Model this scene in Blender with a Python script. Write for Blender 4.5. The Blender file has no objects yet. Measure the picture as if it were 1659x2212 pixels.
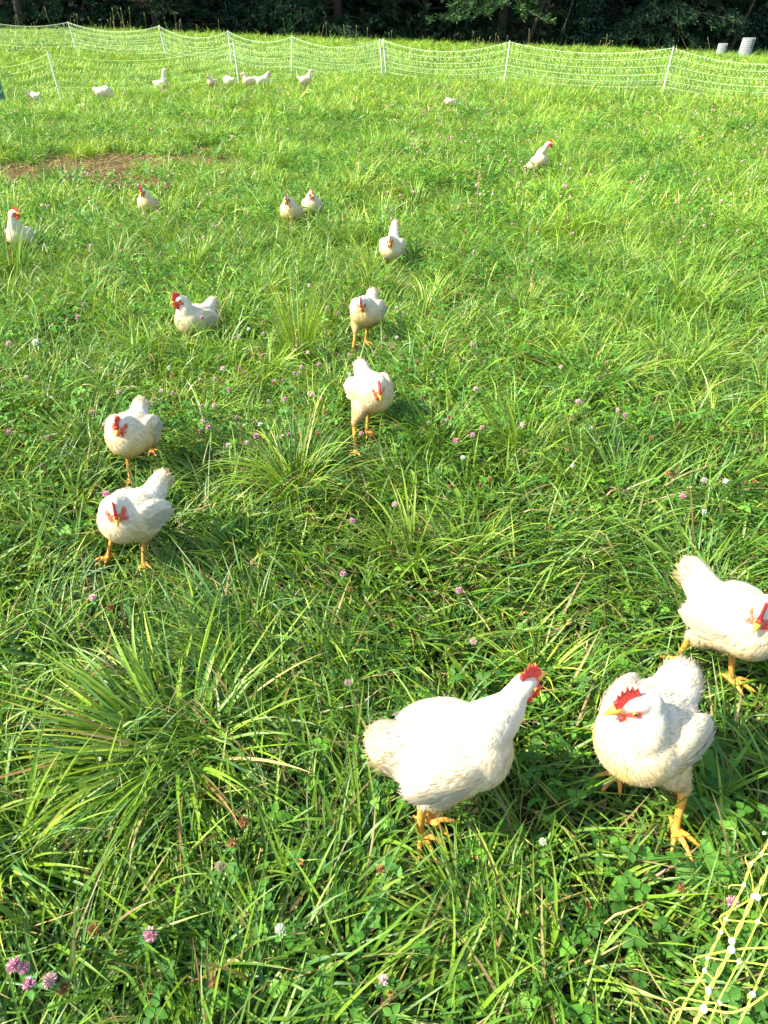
import bpy, math, random
import numpy as np
from mathutils import Vector, Matrix, Euler
from mathutils.kdtree import KDTree
R = math.radians
rnd = random.Random(7)
RS = np.random.RandomState(11)
scene = bpy.context.scene

# ------------------------------------------------------------------ camera
CAM_H, PITCH, FPX = 1.5, 35.1, 1500.0          # metres, degrees below level, focal length in units of a 1659 x 2212 picture
cam = bpy.data.cameras.new('camera')
cam.sensor_fit = 'VERTICAL'; cam.sensor_height = 36.0; cam.lens = 36.0 * FPX / 2212.0
cam.clip_start = 0.05; cam.clip_end = 1000
camo = bpy.data.objects.new('camera', cam); scene.collection.objects.link(camo)
camo.location = (0, 0, CAM_H); camo.rotation_euler = (R(90 - PITCH), 0, 0)
scene.camera = camo

# ------------------------------------------------------------------ sky and sun
SUN_ELEV = 42.0
SUN_DIR = Vector((1.0, 0.16, 0.0)).normalized()      # the way the light travels over the ground
world = bpy.data.worlds.new('World'); scene.world = world; world.use_nodes = True
nt = world.node_tree; bg = nt.nodes['Background']
sky = nt.nodes.new('ShaderNodeTexSky'); sky.sky_type = 'NISHITA'; sky.sun_disc = False
sky.sun_elevation = R(SUN_ELEV)
sky.sun_rotation = math.atan2(-SUN_DIR.x, -SUN_DIR.y)
sky.air_density = 1.0; sky.dust_density = 1.5
nt.links.new(sky.outputs[0], bg.inputs[0]); bg.inputs[1].default_value = 0.145
sun = bpy.data.lights.new('sun', 'SUN'); sun.energy = 4.5; sun.angle = R(0.6); sun.color = (1.0, 0.93, 0.78)
suno = bpy.data.objects.new('sun', sun); scene.collection.objects.link(suno)
lv = Vector((SUN_DIR.x * math.cos(R(SUN_ELEV)), SUN_DIR.y * math.cos(R(SUN_ELEV)), -math.sin(R(SUN_ELEV))))
suno.rotation_euler = lv.to_track_quat('-Z', 'Y').to_euler(); suno.location = (-30, -5, 30)
vs = scene.view_settings
scene.display_settings.display_device = 'sRGB'
vs.view_transform = 'Standard'; vs.look = 'None'; vs.gamma = 1.0; vs.exposure = 1.38
scene.cycles.max_bounces = 6; scene.cycles.transparent_max_bounces = 6
scene.cycles.diffuse_bounces = 4; scene.cycles.transmission_bounces = 4
scene.cycles.use_denoising = True

# ------------------------------------------------------------------ helpers
def depth_of(d): return d * math.cos(R(PITCH)) + CAM_H * math.sin(R(PITCH))
def sstep(a, b, v):
    t = np.clip((v - a) / (b - a), 0, 1); return t * t * (3 - 2 * t)
def gz(x, y):
    """height of the meadow: flat, rising gently towards the far left, then the wooded bank"""
    x = np.asarray(x, float); y = np.asarray(y, float)
    z = sstep(16, 46, y) * (0.5 - 0.030 * np.clip(x, -18, 26))
    z = z + sstep(53, 95, y) * 9.0
    z = z + 0.02 * np.sin(x * 1.7 + 0.6 * y) * np.sin(y * 1.3 - 0.4 * x) * sstep(1.5, 5, y)
    z = z + 0.09 * np.sin(x * .31 + 1.1) * np.sin(y * .37 + 0.5) * sstep(6, 14, y)
    return z
def at(u, v, z=0.0):
    """point at height z above level ground seen at (u, v) of the 1659 x 2212 picture"""
    a = (u - 829.5) / FPX; b = (1106 - v) / FPX
    p = R(PITCH)
    dy = math.cos(p) + b * math.sin(p); dz = -math.sin(p) + b * math.cos(p)
    t = (z - CAM_H) / dz
    return Vector((a * t, dy * t, z))
def atd(u, d):
    """point on the ground, d metres ahead, in picture column u"""
    x = (u - 829.5) / FPX * depth_of(d)
    return Vector((x, d, float(gz(x, d))))
def link(o, parent=None):
    scene.collection.objects.link(o)
    if parent is not None: o.parent = parent
    return o
def tag(o, label=None, cat=None, group=None, kind=None):
    if label: o['label'] = label
    if cat: o['category'] = cat
    if group: o['group'] = group
    if kind: o['kind'] = kind
    return o
def empty(name, loc, rz=0.0, sc=1.0):
    o = bpy.data.objects.new(name, None); o.empty_display_size = 0.1
    link(o); o.location = loc; o.rotation_euler = (0, 0, rz); o.scale = (sc, sc, sc); return o
def raw_mesh(name, V, F, col=None, smooth=True, mats=(), midx=None):
    V = np.asarray(V, np.float32).reshape(-1, 3)
    if not isinstance(F, (list, tuple)): F = [F]
    F = [np.asarray(f, np.int32) for f in F if len(f)]
    me = bpy.data.meshes.new(name)
    me.vertices.add(len(V)); me.vertices.foreach_set('co', V.ravel())
    tot = [np.full(len(f), f.shape[1], np.int32) for f in F]
    lv_ = np.concatenate([f.ravel() for f in F]); tot = np.concatenate(tot)
    st = np.concatenate([[0], np.cumsum(tot)[:-1]]).astype(np.int32)
    me.loops.add(len(lv_)); me.loops.foreach_set('vertex_index', lv_)
    me.polygons.add(len(tot)); me.polygons.foreach_set('loop_start', st); me.polygons.foreach_set('loop_total', tot)
    for m in mats: me.materials.append(m)
    if midx is not None: me.polygons.foreach_set('material_index', np.asarray(midx, np.int32))
    me.update(calc_edges=True)
    me.polygons.foreach_set('use_smooth', np.full(len(tot), smooth, bool))
    if col is not None:
        c = np.ones((len(V), 4), np.float32); c[:, :3] = np.asarray(col, np.float32)
        a = me.color_attributes.new('tint', 'FLOAT_COLOR', 'POINT'); a.data.foreach_set('color', c.ravel())
    return me
def mk(name, V, F, mat, col=None, parent=None, smooth=True):
    return link(bpy.data.objects.new(name, raw_mesh(name, V, F, col, smooth, (mat,))), parent)

# ------------------------------------------------------------------ materials
def new_mat(name):
    m = bpy.data.materials.new(name); m.use_nodes = True
    t = m.node_tree; b = t.nodes['Principled BSDF']; return m, t, b
def tinted(name, rough=0.6, spec=0.3, transl=0.0, bump=0.0, bscale=60.0, tmul=(1, 1, 1), noise=0.0, nscale=30.0):
    m, t, b = new_mat(name)
    a = t.nodes.new('ShaderNodeAttribute'); a.attribute_name = 'tint'
    src = a.outputs['Color']
    if noise:
        n = t.nodes.new('ShaderNodeTexNoise'); n.inputs['Scale'].default_value = nscale
        tc = t.nodes.new('ShaderNodeTexCoord'); t.links.new(tc.outputs['Object'], n.inputs['Vector'])
        r = t.nodes.new('ShaderNodeMapRange'); r.inputs[3].default_value = 1 - noise; r.inputs[4].default_value = 1 + noise
        t.links.new(n.outputs['Fac'], r.inputs[0])
        v = t.nodes.new('ShaderNodeVectorMath'); v.operation = 'SCALE'
        t.links.new(src, v.inputs[0]); t.links.new(r.outputs[0], v.inputs['Scale']); src = v.outputs[0]
    t.links.new(src, b.inputs['Base Color'])
    b.inputs['Roughness'].default_value = rough; b.inputs['Specular IOR Level'].default_value = spec
    if bump:
        n = t.nodes.new('ShaderNodeTexNoise'); n.inputs['Scale'].default_value = bscale; n.inputs['Detail'].default_value = 4
        tc = t.nodes.new('ShaderNodeTexCoord'); t.links.new(tc.outputs['Object'], n.inputs['Vector'])
        bp = t.nodes.new('ShaderNodeBump'); bp.inputs['Strength'].default_value = bump; bp.inputs['Distance'].default_value = 0.004
        t.links.new(n.outputs['Fac'], bp.inputs['Height']); t.links.new(bp.outputs[0], b.inputs['Normal'])
    if transl:
        tr = t.nodes.new('ShaderNodeBsdfTranslucent'); mx = t.nodes.new('ShaderNodeMixShader'); mx.inputs[0].default_value = transl
        v = t.nodes.new('ShaderNodeVectorMath'); v.operation = 'MULTIPLY'; v.inputs[1].default_value = tmul
        t.links.new(src, v.inputs[0]); t.links.new(v.outputs[0], tr.inputs['Color'])
        t.links.new(b.outputs[0], mx.inputs[1]); t.links.new(tr.outputs[0], mx.inputs[2])
        t.links.new(mx.outputs[0], t.nodes['Material Output'].inputs['Surface'])
    return m
def plain(name, col, rough=0.6, spec=0.3, noise=0.0, nscale=40.0, metal=0.0, bump=0.0):
    m, t, b = new_mat(name)
    b.inputs['Base Color'].default_value = (*col, 1); b.inputs['Roughness'].default_value = rough
    b.inputs['Specular IOR Level'].default_value = spec; b.inputs['Metallic'].default_value = metal
    n = t.nodes.new('ShaderNodeTexNoise'); n.inputs['Scale'].default_value = nscale; n.inputs['Detail'].default_value = 5
    tc = t.nodes.new('ShaderNodeTexCoord'); t.links.new(tc.outputs['Object'], n.inputs['Vector'])
    if noise:
        cr = t.nodes.new('ShaderNodeValToRGB')
        cr.color_ramp.elements[0].position = 0.3; cr.color_ramp.elements[1].position = 0.7
        cr.color_ramp.elements[0].color = (*[c * (1 - noise) for c in col], 1)
        cr.color_ramp.elements[1].color = (*[min(1, c * (1 + noise)) for c in col], 1)
        t.links.new(n.outputs['Fac'], cr.inputs[0]); t.links.new(cr.outputs[0], b.inputs['Base Color'])
    if bump:
        bp = t.nodes.new('ShaderNodeBump'); bp.inputs['Strength'].default_value = bump; bp.inputs['Distance'].default_value = 0.01
        t.links.new(n.outputs['Fac'], bp.inputs['Height']); t.links.new(bp.outputs[0], b.inputs['Normal'])
    return m
M = {}
M['grass'] = tinted('grass_blade', 0.42, 0.4, 0.28, tmul=(1.25, 1.15, 0.7))
M['leaf'] = tinted('clover_leaf', 0.55, 0.22, 0.28, tmul=(1.2, 1.15, 0.7), noise=0.15, nscale=160)
M['straw'] = tinted('dry_straw', 0.7, 0.2, 0.15)
M['petal'] = tinted('petal', 0.7, 0.2, 0.3)
M['soil'] = tinted('soil', 0.95, 0.1, bump=0.8, bscale=25, noise=0.4, nscale=18)
M['feather'] = tinted('white_feather', 0.8, 0.1, 0.06, bump=0.2, bscale=80)
M['plume'] = tinted('feather_vane', 0.8, 0.08, 0.5)
M['shank'] = tinted('scaly_shank', 0.45, 0.4, noise=0.12, nscale=120)
def rings(m):
    t = m.node_tree; b = t.nodes['Principled BSDF']; tc = t.nodes.new('ShaderNodeTexCoord'); w = t.nodes.new('ShaderNodeTexWave'); w.bands_direction = 'Z'
    w.inputs['Scale'].default_value = 95; w.inputs['Distortion'].default_value = 1.2; w.inputs['Detail Scale'].default_value = 3
    bp = t.nodes.new('ShaderNodeBump'); bp.inputs['Strength'].default_value = .55; bp.inputs['Distance'].default_value = .0015
    t.links.new(tc.outputs['Object'], w.inputs['Vector']); t.links.new(w.outputs['Fac'], bp.inputs['Height']); t.links.new(bp.outputs[0], b.inputs['Normal'])
rings(M['shank'])
M['bark'] = plain('bark', (0.05, 0.04, 0.032), 0.9, 0.1, 0.5, 14, bump=0.8)
M['needle'] = tinted('pine_needles', 0.6, 0.2, 0.12)
M['treeleaf'] = tinted('tree_leaves', 0.55, 0.25, 0.15)
M['net'] = plain('polywire_pale', (0.60, 0.78, 0.42), 0.5, 0.3, 0.08, 8)
M['net_yellow'] = plain('polywire_yellow', (0.66, 0.76, 0.10), 0.5, 0.35, 0.12, 90, bump=0.6)
M['net_lime'] = plain('polywire_lime', (0.56, 0.80, 0.22), 0.5, 0.3, 0.08, 8)
M['knot'] = plain('white_plastic', (0.82, 0.84, 0.86), 0.35, 0.5, 0.04, 50)
M['post'] = plain('post_white', (0.75, 0.76, 0.74), 0.45, 0.4, 0.1, 20)
M['spike'] = plain('steel_spike', (0.35, 0.35, 0.35), 0.4, 0.5, 0.2, 30, metal=0.8)
M['comb'] = plain('comb_red', (0.72, 0.045, 0.038), 0.5, 0.35, 0.25, 120, bump=0.5)
M['comb_pale'] = plain('comb_pale', (0.72, 0.42, 0.34), 0.6, 0.2, 0.2, 120)
M['beak'] = plain('beak_horn', (0.78, 0.36, 0.04), 0.4, 0.4, 0.2, 90)
M['iris'] = plain('eye_amber', (0.55, 0.20, 0.02), 0.15, 0.6, 0.2, 300)
M['pupil'] = plain('eye_black', (0.01, 0.01, 0.01), 0.08, 0.7)
M['drum'] = plain('blue_green_plastic', (0.06, 0.22, 0.20), 0.4, 0.4, 0.15, 6)
M['sleeve'] = plain('weathered_sleeve', (0.26, 0.27, 0.26), 0.7, 0.2, 0.3, 12)
M['wire'] = plain('galvanised_wire', (0.52, 0.54, 0.54), 0.5, 0.4, 0.1, 20)
M['deadleaf'] = plain('dead_leaf', (0.42, 0.20, 0.08), 0.7, 0.2, 0.4, 70, bump=0.7)

# ------------------------------------------------------------------ ground
def warp(a, b, n, c, dense):                       # grid lines packed near c
    t = np.linspace(-1, 1, n); s = np.sign(t) * np.abs(t) ** dense
    return np.where(s < 0, c + s * (c - a), c + s * (b - c))
gx = warp(-160, 160, 261, 0, 2.0); gy = warp(-30, 260, 301, 6, 2.0)
PC = at(190, 362); BARE = [(at(270, 350), 1.45, .55), (at(40, 375), 1.7, .7), (at(455, 328), .4, .2), (at(290, 400), .8, .3)]
def bare(x, y):
    """how bare the soil is, 0 to 1"""
    x = np.asarray(x, float); y = np.asarray(y, float); m = np.zeros(np.broadcast(x, y).shape)
    w = 0.25 * np.sin(x * 3.1 + y) + 0.25 * np.sin(y * 4.3 - x * 1.7) + 0.15 * np.sin(x * 9 + 2) * np.sin(y * 8)
    for c, rx, ry in BARE:
        q = np.sqrt(((x - c.x) / rx) ** 2 + ((y - c.y) / ry) ** 2) + w * .55
        m = np.maximum(m, 1 - sstep(.75, 1.15, q))
    return m
X, Y = np.meshgrid(gx, gy); Z = gz(X, Y)
nx, ny = len(gx), len(gy)
idx = np.arange(nx * ny).reshape(ny, nx)
F = np.stack([idx[:-1, :-1], idx[:-1, 1:], idx[1:, 1:], idx[1:, :-1]], -1).reshape(-1, 4)
b_ = bare(X, Y).ravel()[:, None]
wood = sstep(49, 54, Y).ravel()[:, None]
far_ = sstep(4, 16, Y).ravel()[:, None]
gc = np.array([.035, .038, .012]) * (1 - far_) + np.array([.06, .12, .02]) * far_
gc = gc * (1 - b_) + np.array([.13, .075, .04]) * b_
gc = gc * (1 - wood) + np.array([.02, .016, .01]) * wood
g = mk('ground', np.stack([X, Y, Z], -1).reshape(-1, 3), F, M['soil'], gc); tag(g, kind='structure')

# ------------------------------------------------------------------ vegetation generators
GREENS = np.array([[.14, .29, .032], [.18, .36, .034], [.25, .44, .035], [.33, .51, .05], [.11, .28, .07], [.085, .22, .03], [.42, .55, .07]]) * np.array([1.16, 1.08, .95])
STRAWS = np.array([[.46, .36, .12], [.55, .38, .15], [.42, .24, .09], [.5, .45, .16]])
def pick(n, p, rs=RS):
    return GREENS[rs.choice(len(GREENS), n, p=np.array(p) / np.sum(p))]
def blades(base, az, L, lean, curl, W, nseg, rows3=False, drift=None, col=None, straw=0.0, minz=0.006, rs=RS, tipdry=0.15, fold=0.25):
    """ribbons of grass: base (n,3), heading, length, lean from upright and how much more the tip leans"""
    n = len(base); s = np.linspace(0, 1, nseg + 1)
    drift = rs.normal(0, .35, n) if drift is None else drift
    P = np.zeros((n, nseg + 1, 3)); P[:, 0] = base
    gb = base[:, 2].copy()
    k1 = rs.uniform(.8, 1.8, n)
    kink = (rs.rand(n) < .12); kp = rs.uniform(.35, .8, n); ka = rs.uniform(.5, 1.5, n)
    T = np.zeros((n, nseg + 1, 3))
    for i in range(nseg + 1):
        sm = s[i]
        th = lean + curl * sm ** k1 + np.where(kink & (sm > kp), ka, 0)
        a = az + drift * sm
        T[:, i] = np.stack([np.sin(th) * np.cos(a), np.sin(th) * np.sin(a), np.cos(th)], -1)
        if i: P[:, i] = P[:, i - 1] + (T[:, i] + T[:, i - 1]) * .5 * (L / nseg)[:, None]
    lift = minz + rs.rand(n) * .03
    P[:, 1:, 2] = np.maximum(P[:, 1:, 2], (gb + lift)[:, None])
    side = np.stack([-np.sin(az), np.cos(az), np.zeros(n)], -1)[:, None, :] * np.ones((1, nseg + 1, 1))
    nor = np.cross(T, side)
    roll = (rs.normal(0, .35, n)[:, None] + rs.normal(0, .7, n)[:, None] * s[None])[..., None]
    sd = side * np.cos(roll) + nor * np.sin(roll)
    nn = nor * np.cos(roll) - side * np.sin(roll)
    wp = np.minimum(1, .55 + 1.6 * s) * (1 - s ** 2.6) * 0.96 + .04
    w = W[:, None] * wp[None] * .5
    col = pick(n, [3, 3, 3, 2, 1.5, 2, 1]) if col is None else col
    col = col * rs.uniform(.8, 1.2, (n, 1))
    dry = rs.rand(n) < straw
    if dry.any(): col[dry] = STRAWS[rs.choice(len(STRAWS), dry.sum())] * rs.uniform(.7, 1.1, (dry.sum(), 1))
    C = np.repeat(col[:, None], nseg + 1, 1)
    td = (rs.rand(n) < tipdry)[:, None, None] * (sstep(.75, 1.0, s)[None, :, None])
    C = C * (1 - td) + np.array([.42, .30, .10]) * td
    if rows3:
        V = np.stack([P - sd * w[..., None], P - nn * (w * fold)[..., None], P + sd * w[..., None]], 2); k = 3
    else:
        V = np.stack([P - sd * w[..., None], P + sd * w[..., None]], 2); k = 2
    C = np.repeat(C[:, :, None], k, 2)
    ii = (np.arange(n) * (nseg + 1) * k)[:, None, None] + (np.arange(nseg) * k)[None, :, None] + np.arange(k - 1)[None, None]
    Fq = np.stack([ii, ii + 1, ii + 1 + k, ii + k], -1).reshape(-1, 4)
    return V.reshape(-1, 3), Fq, C.reshape(-1, 3)
class Bag:
    def __init__(s): s.V, s.F, s.C, s.n = [], [], [], 0
    def add(s, V, F, C):
        s.V.append(V); s.C.append(np.broadcast_to(C, V.shape)); s.F.append(F + s.n); s.n += len(V)
    def build(s, name, mat, parent=None, smooth=True):
        by = {}
        for f in s.F: by.setdefault(f.shape[1], []).append(f)
        return mk(name, np.concatenate(s.V), [np.concatenate(v) for v in by.values()], mat, np.concatenate(s.C), parent, smooth)
def scatter(TV, TF, pos, Mx, col, tcol=None):
    """copies of a template (TV, TF) through matrices Mx (n,3,3) at pos"""
    n, k = len(pos), len(TV)
    V = np.einsum('nij,kj->nki', Mx, TV) + pos[:, None]
    F = (TF[None] + (np.arange(n) * k)[:, None, None]).reshape(-1, TF.shape[1])
    C = np.repeat(np.asarray(col)[:, None], k, 1)
    if tcol is not None: C = C * tcol[None]
    return V.reshape(-1, 3), F, C.reshape(-1, 3)
def frames(d, nrm):
    """rotation matrices with x along d and z near nrm"""
    d = d / np.linalg.norm(d, axis=1, keepdims=True)
    y = np.cross(nrm, d); y /= np.linalg.norm(y, axis=1, keepdims=True) + 1e-9
    z = np.cross(d, y); return np.stack([d, y, z], -1)

# trifoliate clover leaf: three folded leaflets
def leaflet_template(nv=5, notch=True, asp=.8):
    V, F = [], []
    xs = np.linspace(0, 1, nv)
    for i, x in enumerate(xs):
        w = math.sin(math.pi * min(.97, x ** .75 * .93 + .05)) * .5 * asp
        for j, sg in enumerate((-1, 0, 1)):
            xx = x + (0.0 if sg else (-.05 if (notch and i == nv - 1) else 0))
            V.append((xx, sg * w, abs(sg) * w * .35 - .12 * x * x))
    for i in range(nv - 1):
        for j in range(2):
            a = i * 3 + j; F.append((a, a + 1, a + 4, a + 3))
    return np.array(V), np.array(F)
def trifoliate(nv, asp=.85, spread=120):
    LV, LF = leaflet_template(nv, True, asp)
    V, F = [], []
    for k in range(3):
        a = R(spread * k); c, s = math.cos(a), math.sin(a)
        Rm = np.array([[c, -s, 0], [s, c, 0], [0, 0, 1]])
        v = LV.copy(); v[:, 0] += .08; v = v @ Rm.T
        V.append(v); F.append(LF + len(LV) * k)
    return np.concatenate(V), np.concatenate(F)

# ------------------------------------------------------------------ where the chickens stand (for keeping the grass off them)
CH = []     # filled below: (foot point, radius)
def half(d): return .553 * depth_of(d) + .55
def rand_ground(n, d0, d1, rs=RS, power=1.0):
    """n points spread evenly over the ground the camera looks at, between d0 and d1"""
    out = []
    m = 0
    while m < n:
        d = d0 + (d1 - d0) * rs.rand(n * 2) ** power; x = rs.uniform(-half(d1), half(d1), n * 2)
        ok = np.abs(x) < (.553 * (d * math.cos(R(PITCH)) + CAM_H * math.sin(R(PITCH))) + .55)
        p = np.stack([x[ok], d[ok]], -1); out.append(p); m += len(p)
    return np.concatenate(out)[:n]
def field(x, y, s, ph):
    return .5 + .25 * (np.sin(x * s + ph) * np.sin(y * s * 1.13 + ph * 2.3) + np.sin((x + y) * s * .63 + ph * 1.7) * np.sin((x - y) * s * .81 - ph)) * 2

# ---- chickens: name, foot point (u, v in the picture), yaw, and pose ------------------------------------------
# head: height of the head and how far ahead / aside; hy: way the head points (world degrees); hp: head pitch (down +)
CHICKENS = [
 dict(uv=(952, 1800), yaw=10, sc=0.97, head=(.118, .035, .395), hy=34, hp=-8, feet=[(-.045, .045, 0), (-.075, -.055, 0)], lod=0, tail=.9, seed=1, stain=.5, tilt=14,
      label='plump white chicken in the central foreground, tail at left, head turned away at right'),
 dict(uv=(1412, 1775), yaw=212, sc=0.98, head=(.095, .01, .365), hy=188, hp=14, feet=[(-.015, .065, 0), (.055, -.10, 0)], lod=0, tail=1.0, seed=2, stain=.6,
      label='white chicken at lower right looking left in profile, serrated red comb and amber eye showing'),
 dict(uv=(1560, 1452), yaw=-42, sc=0.96, head=(.15, -.03, .36), hy=232, hp=28, feet=[(.05, .05, 0), (-.06, -.07, 0)], lod=0, tail=1.0, seed=3, stain=.35,
      label='white chicken cut by the right edge of the photo, tail raised, head bent left'),
 dict(uv=(283, 1215), yaw=246, sc=0.83, head=(.13, -.01, .315), hy=290, hp=32, feet=[(.03, .06, 0), (.06, -.06, 0)], lod=1, tail=1.1, seed=4, stain=.4,
      label='white chicken at left with raised tail and bowed head, lower of the left pair'),
 dict(uv=(292, 1020), yaw=256, sc=0.85, head=(.13, .0, .33), hy=262, hp=18, feet=[(.03, .0, 0), (-.07, .1, 0)], lod=1, tail=.8, seed=5, stain=.75,
      label='white chicken facing the camera with yellow stained breast, the upper of the left pair'),
 dict(uv=(785, 955), yaw=283, sc=0.81, head=(.135, .005, .32), hy=284, hp=25, feet=[(.075, -.055, 0), (-.04, .05, 0)], lod=1, tail=.8, seed=6, stain=.8, tilt=6,
      label='white chicken near the photo centre striding at the camera on orange legs, tan below'),
 dict(uv=(783, 752), yaw=256, sc=0.81, head=(.15, .0, .365), hy=262, hp=25, feet=[(.07, .03, 0), (-.05, -.05, 0)], lod=1, tail=.9, seed=7, stain=.75,
      label='white chicken behind the striding one at photo centre, rust stained belly and pointed tail'),
 dict(uv=(432, 754), yaw=236, sc=.80, head=(.10, 0, .37), hy=215, hp=8, feet=[(.03, .055, 0), (0, -.055, 0)], lod=1, tail=.9, seed=8, stain=.3,
      label='white chicken side-on facing left with neck upright and tail at right, among clover blossoms'),
 dict(uv=(846, 590), tilt=4, yaw=262, sc=.82, head=(.13, 0, .31), hy=268, hp=25, feet=[(.03, .05, 0), (0, -.055, 0)], lod=2, tail=2.3, seed=9, stain=.4,
      label='white chicken with tall tail above its lowered red face, right of the huddled pair'),
 dict(uv=(632, 512), tilt=32, yaw=264, sc=.82, head=(.13, 0, .37), hy=262, hp=12, feet=[(.03, .05, 0), (0, -.055, 0)], lod=2, tail=.5, seed=10, stain=.8,
      label='front left chicken of the huddled pair facing the camera, breast stained yellow brown'),
 dict(uv=(677, 493), tilt=28, yaw=275, sc=.80, head=(.13, 0, .37), hy=292, hp=12, feet=[(.03, .05, 0), (0, -.055, 0)], lod=2, tail=.6, seed=11, stain=.3,
      label='rear right chicken of the huddled pair with its red comb turned right'),
 dict(uv=(328, 490), tilt=32, yaw=274, sc=.80, head=(.12, 0, .38), hy=262, hp=10, feet=[(.03, .05, 0), (0, -.055, 0)], lod=2, tail=.5, seed=12, stain=.9,
      label='chicken with deep yellow breast facing the camera just below the bare soil patch'),
 dict(uv=(56, 560), tilt=20, yaw=285, sc=.84, head=(.10, .03, .43), hy=345, hp=0, feet=[(.03, .05, 0), (0, -.055, 0)], lod=2, tail=.8, seed=13, stain=.2,
      label='white chicken by the left edge holding its head high and looking right behind tall grass'),
 dict(uv=(1160, 384), tilt=48, yaw=-50, sc=.86, head=(.13, 0, .46), hy=-10, hp=-4, feet=[(.03, .05, 0), (0, -.055, 0)], lod=2, tail=.6, seed=14, stain=.5,
      label='lone white chicken in the tall grass at upper right stretching its neck up'),
 dict(uv=(78, 231), yaw=160, sc=1.10, head=(.17, 0, .16), hy=170, hp=50, feet=[(.03, .05, 0), (0, -.055, 0)], lod=3, tail=.7, seed=15, stain=.8,
      label='small white bird with head down in grass, farthest left and left of a fence post'),
 dict(uv=(228, 224), yaw=-8, sc=1.20, head=(.20, 0, .13), hy=-5, hp=55, feet=[(.03, .05, 0), (0, -.055, 0)], lod=3, tail=.7, seed=16, stain=.15,
      label='white bird grazing with round back up, right of the near left fence post'),
 dict(uv=(352, 207), yaw=-5, sc=1.15, head=(.12, 0, .49), hy=0, hp=0, feet=[(.03, .05, 0), (0, -.055, 0)], lod=3, tail=.4, seed=17, stain=.2,
      label='white bird by the far net standing tall with long upright neck, facing right'),
 dict(uv=(461, 199), yaw=230, sc=0.97, head=(.12, 0, .36), hy=240, hp=20, feet=[(.03, .05, 0), (0, -.055, 0)], lod=3, tail=.5, seed=18, stain=.3,
      label='narrow white bird leftmost of the four beside the middle post of the near net'),
 dict(uv=(497, 199), yaw=150, sc=1.10, head=(.17, 0, .15), hy=160, hp=50, feet=[(.03, .05, 0), (0, -.055, 0)], lod=3, tail=.4, seed=19, stain=.1,
      label='low white bird with only its back showing, just left of the near net post'),
 dict(uv=(539, 199), yaw=215, sc=1.10, head=(.12, 0, .36), hy=200, hp=10, feet=[(.03, .05, 0), (0, -.055, 0)], lod=3, tail=.8, seed=20, stain=.2,
      label='white bird just right of the near net post, overlapped by its right neighbour'),
 dict(uv=(570, 200), yaw=10, sc=1.15, head=(.14, 0, .36), hy=20, hp=5, feet=[(.03, .05, 0), (0, -.055, 0)], lod=3, tail=.9, seed=21, stain=.2,
      label='broad white bird facing right, rightmost of the four beside the net post'),
 dict(uv=(662, 198), yaw=5, sc=1.10, head=(.13, 0, .40), hy=5, hp=0, feet=[(.03, .05, 0), (0, -.055, 0)], lod=3, tail=.8, seed=22, stain=.5,
      label='solitary cream bird facing right by the net, right of the group of four'),
 dict(uv=(970, 240), yaw=200, sc=.72, head=(.15, 0, .24), hy=210, hp=40, feet=[(.03, .05, 0), (0, -.055, 0)], lod=3, tail=.4, seed=23, stain=.1,
      label='white bird almost buried in grass near the middle right of the net'),
]
NEAR = {1: ((975, 1622), .885, [(908, 1806), (925, 1775)], 3, (1128, 1485, .37)), 2: ((1398, 1578), .90, [(1455, 1795), (1335, 1675)], 226, (1378, 1520, .385)), 3: ((1588, 1340), .83, [(1463, 1432), (1575, 1472)], -58, (1650, 1318, .335)),
        4: ((287, 1112), .77, [(312, 1222), (237, 1208)], 240, (248, 1098, .30)), 5: ((284, 935), .79, [(283, 1042), (330, 975)], 268, (262, 915, .31)), 6: ((802, 845), .80, [(768, 980), (793, 938)], 290, (816, 838, .29)), 7: ((792, 672), .78, [(762, 768), (790, 742)], 257, (781, 655, .31))}
FOOT = {1: (-60, -5), 2: (-78, 222), 3: (195, -38), 4: (290, 232), 5: (265, 300), 6: (268, 305), 7: (262, 290)}
GH = .026                                            # birds stand on the trodden grass, not on the soil
for c in CHICKENS:
    if c['seed'] in NEAR:
        bc, c['sc'], fp = NEAR[c['seed']][:3]; c['yaw'] = NEAR[c['seed']][3]; p = at(*bc, z=.25 * c['sc'] + .03); p.z = GH; c['p'] = p; ft = []
        for k, q in enumerate(fp):
            if q is None: ft.append(c['feet'][k]); continue
            d = (at(*q, z=GH) - p) / c['sc']; y = R(c['yaw']); ft.append((d.x * math.cos(y) + d.y * math.sin(y), -d.x * math.sin(y) + d.y * math.cos(y), 0))
        hx = NEAR[c['seed']][4]; d = (at(hx[0], hx[1], z=hx[2]) - p) / c['sc']; y = R(c['yaw']); c['head'] = (d.x * math.cos(y) + d.y * math.sin(y), -d.x * math.sin(y) + d.y * math.cos(y), (hx[2] - GH) / c['sc'] - .045)
        c['feet'] = ft; c['side'] = [1 if ft[0][1] > ft[1][1] else -1, 1 if ft[1][1] > ft[0][1] else -1]
        print('FEET', c['seed'], tuple(round(v, 3) for v in c['head']), [tuple(round(v, 3) for v in f) for f in ft], tuple(round(v, 2) for v in p)); continue
    p = at(*c['uv']); p.z = float(gz(p.x, p.y))
    if p.z > .03:                                    # on the rise: follow the ray back to the ground
        for _ in range(6): p = at(*c['uv'], z=float(gz(p.x, p.y)))
    c['p'] = p

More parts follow.
